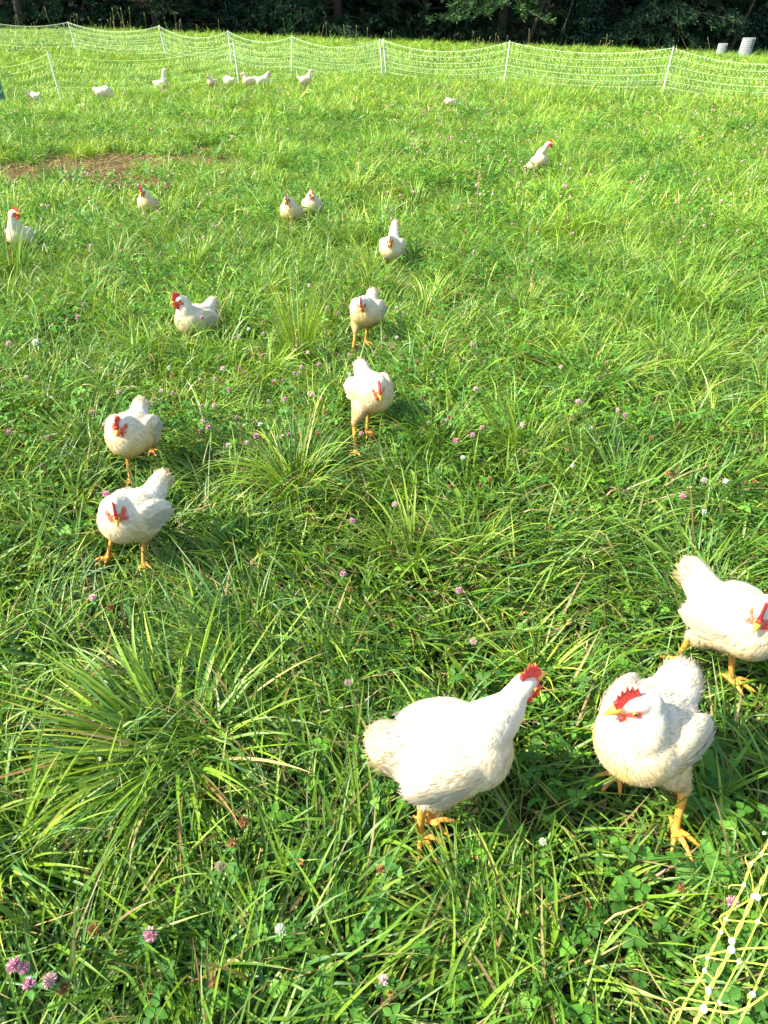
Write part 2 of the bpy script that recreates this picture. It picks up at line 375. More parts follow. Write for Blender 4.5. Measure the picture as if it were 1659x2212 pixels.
# ------------------------------------------------------------------ chickens
def capsule(p0, r0, p1, r1, seg=14, rings=5):
    """two spheres and the cone between them, as one closed skin"""
    p0, p1 = Vector(p0), Vector(p1); ax = p1 - p0; L = ax.length
    if L < 1e-6: ax = Vector((0, 0, 1)); L = 1e-6
    q = ax.to_track_quat('Z', 'Y').to_matrix()
    pts = []
    for i in range(rings + 1):
        a = -math.pi / 2 + math.pi / 2 * i / rings; pts.append((r0 * math.cos(a), r0 * math.sin(a)))
    for i in range(rings + 1):
        a = math.pi / 2 * i / rings; pts.append((r1 * math.cos(a), L + r1 * math.sin(a)))
    V, F = [], []
    for r, z in pts:
        for k in range(seg):
            t = 2 * math.pi * k / seg
            v = q @ Vector((max(r, 1e-5) * math.cos(t), max(r, 1e-5) * math.sin(t), z)) + p0; V.append(v[:])
    for i in range(len(pts) - 1):
        for k in range(seg):
            a = i * seg + k; b = i * seg + (k + 1) % seg; F.append((a, b, b + seg, a + seg))
    F2 = [tuple(range(seg))[::-1], tuple(range((len(pts) - 1) * seg, len(pts) * seg))]
    return V, F + F2
def ellipsoid(c, r, rot=(0, 0, 0), seg=20, rings=12):
    V, F = [], []
    q = Euler([R(a) for a in rot]).to_matrix()
    for i in range(rings + 1):
        a = -math.pi / 2 + math.pi * i / rings
        for k in range(seg):
            t = 2 * math.pi * k / seg; cr = max(math.cos(a), 1e-4)
            v = q @ Vector((r[0] * cr * math.cos(t), r[1] * cr * math.sin(t), r[2] * math.sin(a))) + Vector(c); V.append(v[:])
    for i in range(rings):
        for k in range(seg):
            a = i * seg + k; b = i * seg + (k + 1) % seg; F.append((a, b, b + seg, a + seg))
    F += [tuple(range(seg))[::-1], tuple(range(rings * seg, (rings + 1) * seg))]
    return V, F
BT_V = np.array([[0, -.4, 0], [0, .4, 0], [.45, -.5, .05], [.45, .5, .05], [.8, -.35, .06], [.8, .35, .06], [1, -.06, .0], [1, .06, .0]]); BT_F = np.array([[0, 1, 3, 2], [2, 3, 5, 4], [4, 5, 7, 6]])
def vnoise(P, s, ph):
    x, y, z = P[:, 0] * s, P[:, 1] * s, P[:, 2] * s
    return .5 + .5 * np.sin(x + 2 * np.sin(y * .9 + ph) + ph) * np.sin(y * 1.1 + 1.6 * np.sin(z * 1.2 - ph)) * np.cos(z * .8 + 1.3 * np.sin(x * .7 + 2 * ph))

def make_chicken(c):
    lod = c['lod']; rs = np.random.RandomState(c['seed'] * 13 + 5)
    yaw = R(c['yaw']); root = empty('chicken', c['p'], yaw, c['sc'])
    H = Vector(c['head']); hyl = R(c['hy'] - c['yaw']); hp = R(c['hp'])
    HS = c.get('hs', 1.42)
    hd = Vector((math.cos(hyl) * math.cos(hp), math.sin(hyl) * math.cos(hp), -math.sin(hp)))
    hside = Vector((-math.sin(hyl), math.cos(hyl), 0)); hup = hd.cross(hside)
    if hup.z < 0: hup = -hup
    tilt = R(c.get('tilt', 9))
    LX, UP = .76, c.get('up', .045 if c['seed'] in NEAR else .012)
    H.z += UP
    def T(x, y, z):                                   # body tilt: breast lifted about the hip
        dx, dz = x * LX + .02, z - .2
        return Vector((-.02 + dx * math.cos(tilt) - dz * math.sin(tilt), y, .205 + UP + dz * math.cos(tilt) + dx * math.sin(tilt)))
    tl = c['tail']; td = -math.degrees(tilt)
    prims = []  # (shape, kind, flow, feather length) kinds: 0 feather 1 shank 2 head
    def E(cc, r, rot, kind, flow, fl): prims.append(('e', Vector(cc), Vector(r), rot, kind, Vector(flow), fl))
    def Cp(p0, r0, p1, r1, kind, flow, fl): prims.append(('c', Vector(p0), r0, Vector(p1), r1, kind, Vector(flow), fl))
    back = T(-1, 0, .2) - T(0, 0, .2)
    E(T(.075, 0, .20), (.090, .101, .096), (0, td, 0), 0, back + Vector((0, 0, -.7)), .022)
    E(T(.0, 0, .20), (.107, .114, .102), (0, td, 0), 0, back + Vector((0, 0, -.3)), .026)
    E(T(-.085, 0, .205), (.082, .092, .090), (0, td, 0), 0, back + Vector((0, 0, -.25)), .026)
    E(T(-.02, 0, .238), (.1, .082, .062), (0, td, 0), 0, back, .03)
    for s in (1, -1):
        E(T(-.03, s * .087, .218), (.100, .031, .062), (0, td - 3, -s * 4), 0, back + Vector((0, 0, .05)), .042)
        E(T(-.112, s * .040, .214), (.055, .028, .038), (0, td - 2, s * 12), 0, back + Vector((0, 0, .1)), .05)
    tb, te = T(-.125, 0, .235), T(-.175 - .03 * tl, 0, .250 + .040 * tl)
    tw = {1: 1.4, 2: 1.35, 3: 1.15}.get(c['seed'], 1.0)
    if tw > 1.3: te = tb + (te - tb) * .55
    Cp(tb, .058 * (1 + (tw - 1) * .55), te, .040 * tw, 0, te - tb, .05)
    if tw > 1.3: Cp(tb + Vector((0, 0, -.03)), .06, te - Vector((.0, 0, .025)), .035 * tw, 0, te - tb, .05)
    tt = te + (te - tb).normalized() * .014 * tl
    E(tt, (.034 * tw, .036 * tw, .040 * tw), (0, -30, 0), 0, te - tb, .055)
    Cp(T(-.11, 0, .19), .062, T(-.06, 0, .15), .07, 0, Vector((-.6, 0, -.8)), .03)
    for fi, (fx, fy, lz) in enumerate(c['feet']):
        s = c['side'][fi] if 'side' in c else (1 if fy > 0 else -1)
        foot = Vector((fx, fy, .012 + lz))
        hock = Vector((fx * .70 - .020, fy * .80 + s * .010, .128 + lz))
        hip = T(-.03 + fx * .2, s * .052, .165)
        Cp(hip, .060, (hip + hock) * .5 + Vector((.012, 0, 0)), .040, 0, Vector((-.3, 0, -1)), .024)
        Cp((hip + hock) * .5 + Vector((.012, 0, 0)), .040, hock + Vector((0, 0, .012)), .017, 0, Vector((-.2, 0, -1)), .018)
        Cp(hock, .0125, foot + Vector((-.002, 0, .018)), .0095, 1, (0, 0, -1), 0)
        Cp(foot + Vector((-.002, 0, .018)), .0105, foot, .0115, 1, (0, 0, -1), 0)
        ty = R(rs.uniform(-8, 8)) + (R(12) * s) if c['seed'] not in FOOT else R(FOOT[c['seed']][fi] - c['yaw'])
        for k, (a, L) in enumerate(((0, .076), (36, .060), (-36, .060), (168, .034))):
            aa = R(a) + ty; d = Vector((math.cos(aa), math.sin(aa), 0))
            st = foot + d * .006; mid = foot + d * L * .55 + Vector((0, 0, .004 if k < 3 else .001)); en = foot + d * L + Vector((0, 0, -.004))
            Cp(st, .0095, mid, .0078, 1, d, 0); Cp(mid, .0078, en, .0055, 1, d, 0)
            Cp(en, .0045, en + d * .012 + Vector((0, 0, -.004)), .0015, 1, d, 0)
    # neck as a curved chain
    n0, n3 = T(.085, 0, .235), H - hd * .028 - hup * .014
    n1 = T(.135, 0, .275) if H.z > .25 else T(.16, 0, .23); n2 = H - hd * .03 - hup * (.065 if H.z > .25 else .03)
    prev = None
    for i in range(7):
        t = i / 6; q = n0 * (1 - t) ** 3 + n1 * 3 * t * (1 - t) ** 2 + n2 * 3 * t * t * (1 - t) + n3 * t ** 3
        r = .073 * (1 - t) ** 1.15 + .0315 * t ** .7 if t > 0 else .073
        if prev: Cp(prev[0], prev[1], q, r, 0, prev[0] - q + back * .02, .018 - .008 * t)
        prev = (q, r)
    E(H, (.0290 * HS, .0205 * HS, .0225 * HS), (0, math.degrees(hp), math.degrees(hyl)), 2, -hd, .008)
    Cp(H + hd * .014 * HS, .0165 * HS, H + hd * .029 * HS - hup * .002, .0105 * HS, 2, -hd, .006)
    # union
    V, F = [], []
    for p in prims:
        v, f = ellipsoid(p[1], p[2], p[3]) if p[0] == 'e' else capsule(p[1], p[2], p[3], p[4])
        o = len(V); V += v; F += [tuple(i + o for i in q) for q in f]
    me = bpy.data.meshes.new('tmp'); me.from_pydata(V, [], F); me.update()
    ob = link(bpy.data.objects.new('tmp', me))
    md = ob.modifiers.new('r', 'REMESH'); md.mode = 'VOXEL'; md.voxel_size = (.0028, .0042, .0062, .009)[lod]
    bpy.context.view_layer.update()
    ev = ob.evaluated_get(bpy.context.evaluated_depsgraph_get())
    bm_ = bpy.data.meshes.new_from_object(ev)
    bpy.data.objects.remove(ob); bpy.data.meshes.remove(me)
    n = len(bm_.vertices); P = np.zeros(n * 3, np.float32); bm_.vertices.foreach_get('co', P); P = P.reshape(-1, 3).astype(float)
    ed = np.zeros(len(bm_.edges) * 2, np.int32); bm_.edges.foreach_get('vertices', ed); ed = ed.reshape(-1, 2)
    nl = len(bm_.loops); lo = np.zeros(nl, np.int32); bm_.loops.foreach_get('vertex_index', lo)
    Fq = lo.reshape(-1, 4) if nl == 4 * len(bm_.polygons) else None
    # nearest primitive per vertex
    best = np.full(n, 1e9); kind = np.zeros(n, int); flow = np.zeros((n, 3)); fl = np.zeros(n); which = np.zeros(n, int)
    for pi, p in enumerate(prims):
        if p[0] == 'e':
            q = np.array(Euler([R(a) for a in p[3]]).to_matrix()); l = (P - np.array(p[1])) @ q
            rr = np.array(p[2]); dd = (np.linalg.norm(l / rr, axis=1) - 1) * rr.min(); k, fw, fe = p[4], p[5], p[6]
        else:
            a, b2 = np.array(p[1]), np.array(p[3]); ab = b2 - a; t = np.clip(((P - a) @ ab) / (ab @ ab + 1e-12), 0, 1)
            dd = np.linalg.norm(P - a - t[:, None] * ab, axis=1) - (p[2] * (1 - t) + p[4] * t); k, fw, fe = p[5], p[6], p[7]
        m = dd < best; best[m] = dd[m]; kind[m] = k; flow[m] = np.array(fw.normalized()); fl[m] = fe; which[m] = pi
    w = np.where(kind == 0, .6, np.where(kind == 1, .18, .35))[:, None]
    cnt = np.bincount(ed.ravel(), minlength=n)[:, None].astype(float)
    for _ in range((30, 18, 12, 7)[lod]):
        A = np.zeros_like(P); np.add.at(A, ed[:, 0], P[ed[:, 1]]); np.add.at(A, ed[:, 1], P[ed[:, 0]])
        fl_ = flow.copy()
        P += (A / np.maximum(cnt, 1) - P) * w
    for _ in range(12):
        A = np.zeros_like(P); np.add.at(A, ed[:, 0], flow[ed[:, 1]]); np.add.at(A, ed[:, 1], flow[ed[:, 0]])
        flow = flow * .4 + A / np.maximum(cnt, 1) * .6
    # colours
    white = np.array([.67, .62, .485]); cream = np.array([.64, .46, .17]); tan = np.array([.46, .29, .12])
    C = np.tile(white, (n, 1))
    nz = vnoise(P, 30, c['seed']); n2_ = vnoise(P, 75, c['seed'] * 2.)
    low = np.clip((.385 - P[:, 2]) / .17, 0, 1) * np.clip((P[:, 0] + .10) / .12, 0, 1)
    k = np.clip(low * (.45 + .75 * nz) * (.35 + c['stain']) * 1.15, 0, 1)[:, None]
    C = C * (1 - k) + cream * k
    k = np.clip((.225 - P[:, 2]) / .07, 0, 1) * np.clip(n2_ + .2, 0, 1) * c['stain']; k = np.clip(k, 0, .8)[:, None]
    C = C * (1 - k) + tan * k
    k = np.clip((-P[:, 0] - .115) / .07, 0, 1) * .62 * (.5 + nz); k = np.clip(k, 0, .8)[:, None]
    C = C * (1 - k) + (cream * .7 + white * .3) * k
    k = ((1 - np.clip(np.linalg.norm((P - np.array(H - Vector((.02, 0, .085)))) / np.array([.05, .05, .06]), axis=1), 0, 1)) * .6)[:, None]
    C = C * (1 - k) + cream * k
    org = np.array([.78, .35, .05])
    m = kind == 1; q = np.clip(vnoise(P[m], 110, 4. + c['seed']) * 1.5 - .75, 0, .6)[:, None] * np.clip((.05 - P[m][:, 2:3]) / .04, .15, 1)
    C[m] = org * (.8 + .35 * vnoise(P[m], 300, 1.))[:, None] * (1 - q) + np.array([.30, .20, .10]) * q
    # face skin around the eye down to the wattles
    l = (P - np.array(H)) / HS; lx = l @ np.array(hd); ly = np.abs(l @ np.array(hside)); lz_ = l @ np.array(hup)
    face = 1.15 * np.exp(-(((lx - .011) / .0125) ** 2 + ((lz_ + .001 + (lx - .011) * .2) / .0085) ** 2)) * sstep(.003, .009, ly) + 1.3 * np.exp(-(((lx - .031) / .0085) ** 2 + (lz_ / .019) ** 2)) + .9 * np.exp(-(((lx - .014) / .010) ** 2 + ((lz_ + .017) / .007) ** 2 + ((ly - .009) / .009) ** 2))
    face = np.clip((face + .30 * (vnoise(P, 330, 2.) - .5)) * 2.0 - .55, 0, 1) * (np.abs(lx) < .05) * (np.abs(lz_) < .04) * (ly < .03)
    fz = (face * (.62 + .38 * vnoise(P, 420, 3.)))[:, None]
    C = C * (1 - fz) + np.array([.70, .03, .02] if lod < 3 else [.75, .55, .42]) * fz
    # plumage relief: overlapping tongues lying along the flow, pressed into the skin itself
    me0 = raw_mesh('n', P, Fq); N = np.zeros(n * 3, np.float32); me0.vertices.foreach_get('normal', N); N = N.reshape(-1, 3).astype(float); bpy.data.meshes.remove(me0)
    cand = np.where((kind == 0))[0]; vox = (.0028, .0042, .0062, .009)[lod]
    dist_h = np.linalg.norm(P - np.array(H), axis=1)
    if lod < 2:
        dens = (vox ** 2) / ((fl[cand] * .42) ** 2 + 1e-9)
        sel = cand[(rs.rand(len(cand)) < dens) & (dist_h[cand] > .04 * HS)]
        kd = KDTree(n)
        for i in range(n): kd.insert(P[i], i)
        kd.balance(); hgt = np.zeros(n)
        for i in sel:
            S = fl[i] * rs.uniform(.9, 1.3); nn = N[i]; d = flow[i] - nn * (flow[i] @ nn); d /= np.linalg.norm(d) + 1e-9; d = d + rs.normal(0, .1, 3); sd = np.cross(nn, d)
            ids = np.array([q[1] for q in kd.find_range(P[i] + d * S * .5, S * .62)], int)
            if not len(ids): continue
            l = P[ids] - P[i]; u = (l @ d) / S; v = (l @ sd) / (S * .42)
            e = 1 - (np.clip(u - .45, 0, 1) / .55) ** 2 - v ** 2
            h_ = np.clip(e * 3, 0, 1) ** .5 * (.35 + .65 * u) * S * .095
            hgt[ids] = np.maximum(hgt[ids], np.where((u > -.05) & (e > 0), h_, 0))
        A = np.zeros(n); np.add.at(A, ed[:, 0], hgt[ed[:, 1]]); np.add.at(A, ed[:, 1], hgt[ed[:, 0]]); hgt = hgt * .6 + .4 * A / np.maximum(cnt[:, 0], 1)
        P = P + N * hgt[:, None]
    body = link(bpy.data.objects.new('body', raw_mesh('body', P, Fq, C, True, (M['feather'], M['shank']), (kind[Fq].min(1) == 1).astype(int) & (kind[Fq].max(1) == 1).astype(int))), root)
    if lod < 3:
        nb_ = (3600, 1800, 700)[lod]; sel = cand[rs.randint(0, len(cand), nb_)]; sel = sel[dist_h[sel] > .030 * HS]; nf = len(sel)
        nn = N[sel]; d = flow[sel] - nn * np.sum(flow[sel] * nn, 1, keepdims=True); d /= np.linalg.norm(d, axis=1, keepdims=True) + 1e-9
        fluff = ((P[sel, 2] < .21) & (P[sel, 0] < .03)) | (P[sel, 0] < -.13)
        d += rs.normal(0, .14, d.shape) + nn * (rs.uniform(-.03, .015, nf) + fluff * rs.uniform(.0, .20, nf))[:, None]
        S = np.clip(fl[sel], .006, .03) * rs.uniform(.45, .85, nf) * np.where(fluff, 1.15, 1)
        Mx = frames(d, nn) * np.stack([S, np.full(nf, .0021 + .001 * lod), S * .5], -1)[:, None]
        bag = Bag(); bag.add(*scatter(BT_V, BT_F, P[sel] + nn * .0002, Mx, np.clip(C[sel] * rs.uniform(1.0, 1.05, (nf, 1)), 0, .9)))
        # the folded wing: two overlapping rows of long quills and coverts
        if lod < 2:
            WT = np.array([(x, sg * w, z - abs(sg) * w * .25) for x, w, z in ((0, .10, 0), (.3, .13, .012), (.65, .13, .010), (.9, .085, -.004), (1, .02, -.016)) for sg in (-1, 0, 1)])
            WF = np.array([(i * 3 + j, i * 3 + j + 1, i * 3 + j + 4, i * 3 + j + 3) for i in range(4) for j in range(2)])
            for s_ in (1, -1):
                for row, (cnt_, z0_, z1_, L0_, x0_, x1_, up_) in enumerate(((10, .186, .214, .080, .040, -.060, .0012), (9, .205, .228, .055, .055, -.045, .0026), (8, .222, .240, .040, .065, -.035, .0038))):
                    for q in range(cnt_):
                        f_ = q / (cnt_ - 1); t0 = T(x0_ + (x1_ - x0_) * f_, s_ * .135, z0_ + (z1_ - z0_) * f_); hit = kd.find(t0)[1]
                        nn1 = N[hit]; bd = np.array(back.normalized()) * 1.0 + np.array([0, 0, .10 - .22 * (1 - f_)]); bd = bd - nn1 * (bd @ nn1); bd = bd / np.linalg.norm(bd) - nn1 * .05 + rs.normal(0, .02, 3)
                        L_ = L0_ * rs.uniform(.9, 1.08); Mq = frames(bd[None], nn1[None]) * L_
                        bag.add(*scatter(WT, WF, (P[hit] + nn1 * up_)[None], Mq, np.clip((white * .93 + cream * .07) * rs.uniform(.94, 1.04), 0, .9)[None]))
        # soft loose feathers round the end of the tail
        ax = np.array((te - tb).normalized()); nt_ = (520, 220, 60)[lod]
        u = rs.normal(0, 1, (nt_, 3)); u -= ax * (u @ ax)[:, None]; u /= np.linalg.norm(u, axis=1, keepdims=True)
        pp = np.array(te) + u * rs.uniform(.010, .034, (nt_, 1)) * tw + ax * rs.uniform(-.03, .022, (nt_, 1))
        d = ax * .8 + u * rs.uniform(.05, .6, (nt_, 1)) + rs.normal(0, .13, (nt_, 3)) + np.array([-.35, 0, -.35])
        S = rs.uniform(.028, .050, nt_) * (.7 + .3 * tl); Mx = frames(d, u) * np.stack([S, S * .11, S], -1)[:, None, :]
        bag.add(*scatter(BT_V, BT_F, pp, Mx, np.clip((white * .5 + cream * .5) * rs.uniform(.92, 1.08, (nt_, 1)), 0, .9)))
        bag.build('plumage', M['plume'], body)
    bpy.data.meshes.remove(bm_)
    Q = Matrix((hd, hside, hup)).transposed()
    def hl(x, y, z): return H + Q @ (Vector((x, y, z)) * HS)
    # comb: thin serrated blade along the top of the head
    ch_ = 1.15 if lod < 2 else .95 if lod == 2 else .4
    prof = [(.037, -.004), (.038, .012), (.033, .013), (.031, .026), (.027, .020), (.024, .034), (.0195, .024), (.015, .038), (.011, .025), (.006, .035), (.004, .023), (-.002, .028), (-.004, .016), (-.001, .002)]
    nb = len(prof); V = []
    for sgn in (1, -1):
        for i, (x, z) in enumerate(prof):
            zz = (z - .004) * c.get('comb', 1.0) * ch_ + .010
            V.append(hl(x, sgn * (.0052 if zz < .014 else .0030 if zz < .024 else .0012) * ch_, zz)[:])
    basep = [(.036, .0), (.012, .014), (-.012, .014)]
    V += [hl(x, .004, z)[:] for x, z in basep] + [hl(x, -.004, z)[:] for x, z in basep]
    F = [tuple(range(nb)) , tuple(range(2 * nb - 1, nb - 1, -1))]
    for i in range(nb): j = (i + 1) % nb; F.append((i, i + nb, j + nb, j))
    mc = bpy.data.meshes.new('comb'); mc.from_pydata(V[:2 * nb], [], F); mc.materials.append(M['comb'] if lod < 3 else M['comb_pale']); mc.update(); link(bpy.data.objects.new('comb', mc), root)
    # wattles, ear lobes
    for s in (1, -1):
        v, f = ellipsoid((0, 0, 0), (.0095, .0042, .0140), (0, 18, 0), 12, 8)
        v = [(hl(.0255 + x, s * .0075 + y, -.0235 + z))[:] for x, y, z in v]
        mw = bpy.data.meshes.new('wattle'); mw.from_pydata(v, [], f); mw.materials.append(M['comb'] if lod < 3 else M['comb_pale']); mw.polygons.foreach_set('use_smooth', [True] * len(f)); link(bpy.data.objects.new('wattle', mw), root)
        v, f = ellipsoid((0, 0, 0), (.0060, .0030, .0085), (0, -25, 0), 10, 6)
        v = [(hl(.001 + x, s * .0185 + y, -.0125 + z))[:] for x, y, z in v]
        mw = bpy.data.meshes.new('ear_lobe'); mw.from_pydata(v, [], f); mw.materials.append(M['comb'] if lod < 3 else M['comb_pale']); mw.polygons.foreach_set('use_smooth', [True] * len(f)); link(bpy.data.objects.new('ear_lobe', mw), root)
        if lod < 3:
            v, f = ellipsoid((0, 0, 0), (.0047, .0032, .0046), (0, 0, 0), 12, 8)
            v = [(hl(.0125 + x, s * .0190 + y, .0035 + z))[:] for x, y, z in v]
            mw = bpy.data.meshes.new('eye'); mw.from_pydata(v, [], f); mw.materials.append(M['iris']); mw.polygons.foreach_set('use_smooth', [True] * len(f)); eo = link(bpy.data.objects.new('eye', mw), root)
            v, f = ellipsoid((0, 0, 0), (.0031, .0016, .0031), (0, 0, 0), 10, 6)
            v = [(hl(.0128 + x, s * .0212 + y, .0036 + z))[:] for x, y, z in v]
            mw = bpy.data.meshes.new('pupil'); mw.from_pydata(v, [], f); mw.materials.append(M['pupil']); link(bpy.data.objects.new('pupil', mw), eo)
    # beak: hooked upper and shorter lower half
    V, F = [], []
    def cone(x0, z0, pts, V, F):
        o = len(V); k = 10
        for (x, zc, ry, rz) in pts:
            for i in range(k):
                t = 2 * math.pi * i / k; V.append(hl(x, ry * math.cos(t), zc + rz * math.sin(t))[:])
        for i in range(len(pts) - 1):
            for q in range(k): a = o + i * k + q; b = o + i * k + (q + 1) % k; F.append((a, b, b + k, a + k))
        F.append(tuple(range(o + (len(pts) - 1) * k, o + len(pts) * k))); F.append(tuple(range(o, o + k))[::-1])
    cone(0, 0, [(.028, .001, .0095, .0085), (.036, .0015, .0082, .0072), (.044, 0, .0058, .0052), (.051, -.003, .0032, .0032), (.055, -.0065, .0008, .001)], V, F)
    cone(0, 0, [(.028, -.006, .0075, .0035), (.038, -.006, .0055, .003), (.047, -.0062, .0015, .001)], V, F)
    mb = bpy.data.meshes.new('beak'); mb.from_pydata(V, [], F); mb.materials.append(M['beak']); mb.polygons.foreach_set('use_smooth', [True] * len(F)); link(bpy.data.objects.new('beak', mb), root)
    tag(root, c['label'], 'chicken', 'white chickens on the pasture')
    return root
for c in CHICKENS: make_chicken(c)
CHP = [(c['p'].x, c['p'].y, c['sc']) for c in CHICKENS]
def clear_of_birds(x, y, r=.13, h=None):
    ok = np.ones(len(x), bool)
    for cx, cy, s in CHP: ok &= ((x - cx) ** 2 + (y - cy) ** 2) > (r * s) ** 2
    return ok

def clear_of_feet(x, y, r):
    ok = np.ones(len(x), bool)
    for c in CHICKENS[:7]:
        a = R(c['yaw'])
        for fx, fy, _ in c['feet']:
            wx = c['p'].x + c['sc'] * (fx * math.cos(a) - fy * math.sin(a)); wy = c['p'].y + c['sc'] * (fx * math.sin(a) + fy * math.cos(a))
            for k in range(4): ok &= ((x - wx) ** 2 + (y - wy + k * r * .8) ** 2) > r ** 2     # and the few blades between foot and path
    return ok

# ------------------------------------------------------------------ the meadow grass
def zone(name, n_tuft, per, n_mat, d0, d1, power, wscale, lscale, nseg, rows3, seed, cm=(1, 1, 1), tmax=2.0, nbig=0):
    rs = np.random.RandomState(seed); bag = Bag()
    # tufts
    c = rand_ground(n_tuft, d0, d1, rs, power)
    keep = (rs.rand(len(c)) > bare(c[:, 0], c[:, 1]) * 1.2) & clear_of_birds(c[:, 0], c[:, 1], .17) & clear_of_feet(c[:, 0], c[:, 1], .10)
    c = c[keep]; n = len(c)
    lush = field(c[:, 0], c[:, 1], 1.9, .7) * .55 + field(c[:, 0], c[:, 1], .8, 2.1) * .45
    clump = field(c[:, 0], c[:, 1], 3.4, 5.5); tall = np.clip(.34 + .75 * lush + .55 * clump ** 2 + rs.normal(0, .24, n), .38, tmax)
    ci = np.repeat(np.arange(n), per); m = len(ci)
    az = rs.uniform(0, 2 * np.pi, n)[ci] * .0 + rs.uniform(0, 2 * np.pi, m)
    lean_az = rs.uniform(0, 2 * np.pi, n)[ci]
    spread = rs.uniform(.012, .05, n)[ci]
    off = np.stack([np.cos(az), np.sin(az)], -1) * (rs.rand(m) * spread)[:, None] * (wscale ** .5)
    b = c[ci] + off
    base = np.stack([b[:, 0], b[:, 1], gz(b[:, 0], b[:, 1])], -1)
    L = tall[ci] * rs.uniform(.55, 1.15, m) * .21 * lscale
    L *= 1 - .7 * np.maximum.reduce([bare(base[:, 0], base[:, 1] + q) for q in (0, .25, .5, .8)])
    W = rs.uniform(.0028, .0058, m) * wscale * rs.uniform(.8, 1.3, n)[ci]
    lean = rs.uniform(.05, .55, m) * (1.5 if d0 < 1 else 1); curl = rs.uniform(.5, 2.3, m)
    tcol = pick(n, [3, 3, 3, 2, 1.6, 1.6, 1], rs)[ci] * .75 + pick(m, [3, 3, 3, 2, 1.5, 2, 1], rs) * .25
    bare_ok = np.ones(m, bool)
    bag.add(*blades(base, az, L, lean, curl, W, nseg, rows3, col=tcol * (.82 + .36 * lush[ci])[:, None], straw=.04, rs=rs))
    # overlapping floppy tussocks, each combed its own way
    c = rand_ground(nbig, d0, d1, rs, power); keep = (rs.rand(len(c)) > bare(c[:, 0], c[:, 1] + .4) * 2) & clear_of_birds(c[:, 0], c[:, 1], .26) & clear_of_feet(c[:, 0], c[:, 1], .20)
    c = c[keep]; n = len(c); per2 = 85 if d0 < 6 else 55; ci = np.repeat(np.arange(n), per2); m = len(ci)
    az = rs.uniform(0, 6.28, n)[ci] + rs.normal(0, 1.05, m); off = np.stack([np.cos(az), np.sin(az)], -1) * (rs.rand(m) * .055 * wscale ** .4)[:, None]; b = c[ci] + off
    base = np.stack([b[:, 0], b[:, 1], gz(b[:, 0], b[:, 1])], -1)
    L = rs.uniform(.16, .38, m) * rs.uniform(.7, 1.15, n)[ci] * (lscale ** .5); up_ = rs.rand(n)[ci] < .3
    tcol = pick(n, [2, 3, 4, 2.5, 2, 1, 1], rs)[ci] * .7 + pick(m, [3, 3, 3, 2, 1.5, 1, 1], rs) * .3
    bag.add(*blades(base, az, L, np.where(up_, rs.uniform(.1, .6, m), rs.uniform(.45, 1.25, m)), rs.uniform(.3, 1.5, m), rs.uniform(.0028, .0052, m) * wscale, nseg, rows3, col=tcol, straw=.05, rs=rs))
    # matted blades lying in all directions
    c = rand_ground(n_mat, d0, d1, rs, power)
    keep = rs.rand(len(c)) > bare(c[:, 0], c[:, 1]) * .9
    c = c[keep]; n = len(c)
    base = np.stack([c[:, 0], c[:, 1], gz(c[:, 0], c[:, 1])], -1)
    near = ~clear_of_birds(c[:, 0], c[:, 1], .17) | ~clear_of_feet(c[:, 0], c[:, 1], .07)
    L = rs.uniform(.06, .19, n) * lscale * (1.45 if d0 < 3 else 1) * np.where(near, .30, 1)
    W = rs.uniform(.0022, .005, n) * wscale
    flow = field(c[:, 0], c[:, 1], 2.6, 1.3) * 9
    az = flow + rs.normal(0, .8, n)
    bag.add(*blades(base, az, L, np.where(near, 1.35, rs.uniform(.35, 1.35, n)), rs.uniform(.1, 1.1, n), W, nseg - 1, rows3, col=pick(n, [2.6, 2.5, 2, 1.2, 1.8, 2.5, .5], rs), straw=.10, rs=rs))
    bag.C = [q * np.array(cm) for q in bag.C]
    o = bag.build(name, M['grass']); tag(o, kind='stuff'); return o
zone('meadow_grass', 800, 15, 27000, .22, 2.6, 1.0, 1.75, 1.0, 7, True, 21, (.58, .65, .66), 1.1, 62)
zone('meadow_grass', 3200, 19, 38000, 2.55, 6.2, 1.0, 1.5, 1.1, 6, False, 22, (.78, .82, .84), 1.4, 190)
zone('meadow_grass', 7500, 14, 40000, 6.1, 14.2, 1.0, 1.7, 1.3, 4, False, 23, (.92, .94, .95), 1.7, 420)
zone('meadow_grass', 15000, 11, 30000, 14, 30, 1.0, 2.9, 1.45, 3, False, 24, nbig=700)
zone('meadow_grass', 17000, 8, 10000, 29, 53, 1.0, 5.0, 1.6, 3, False, 25, nbig=500)

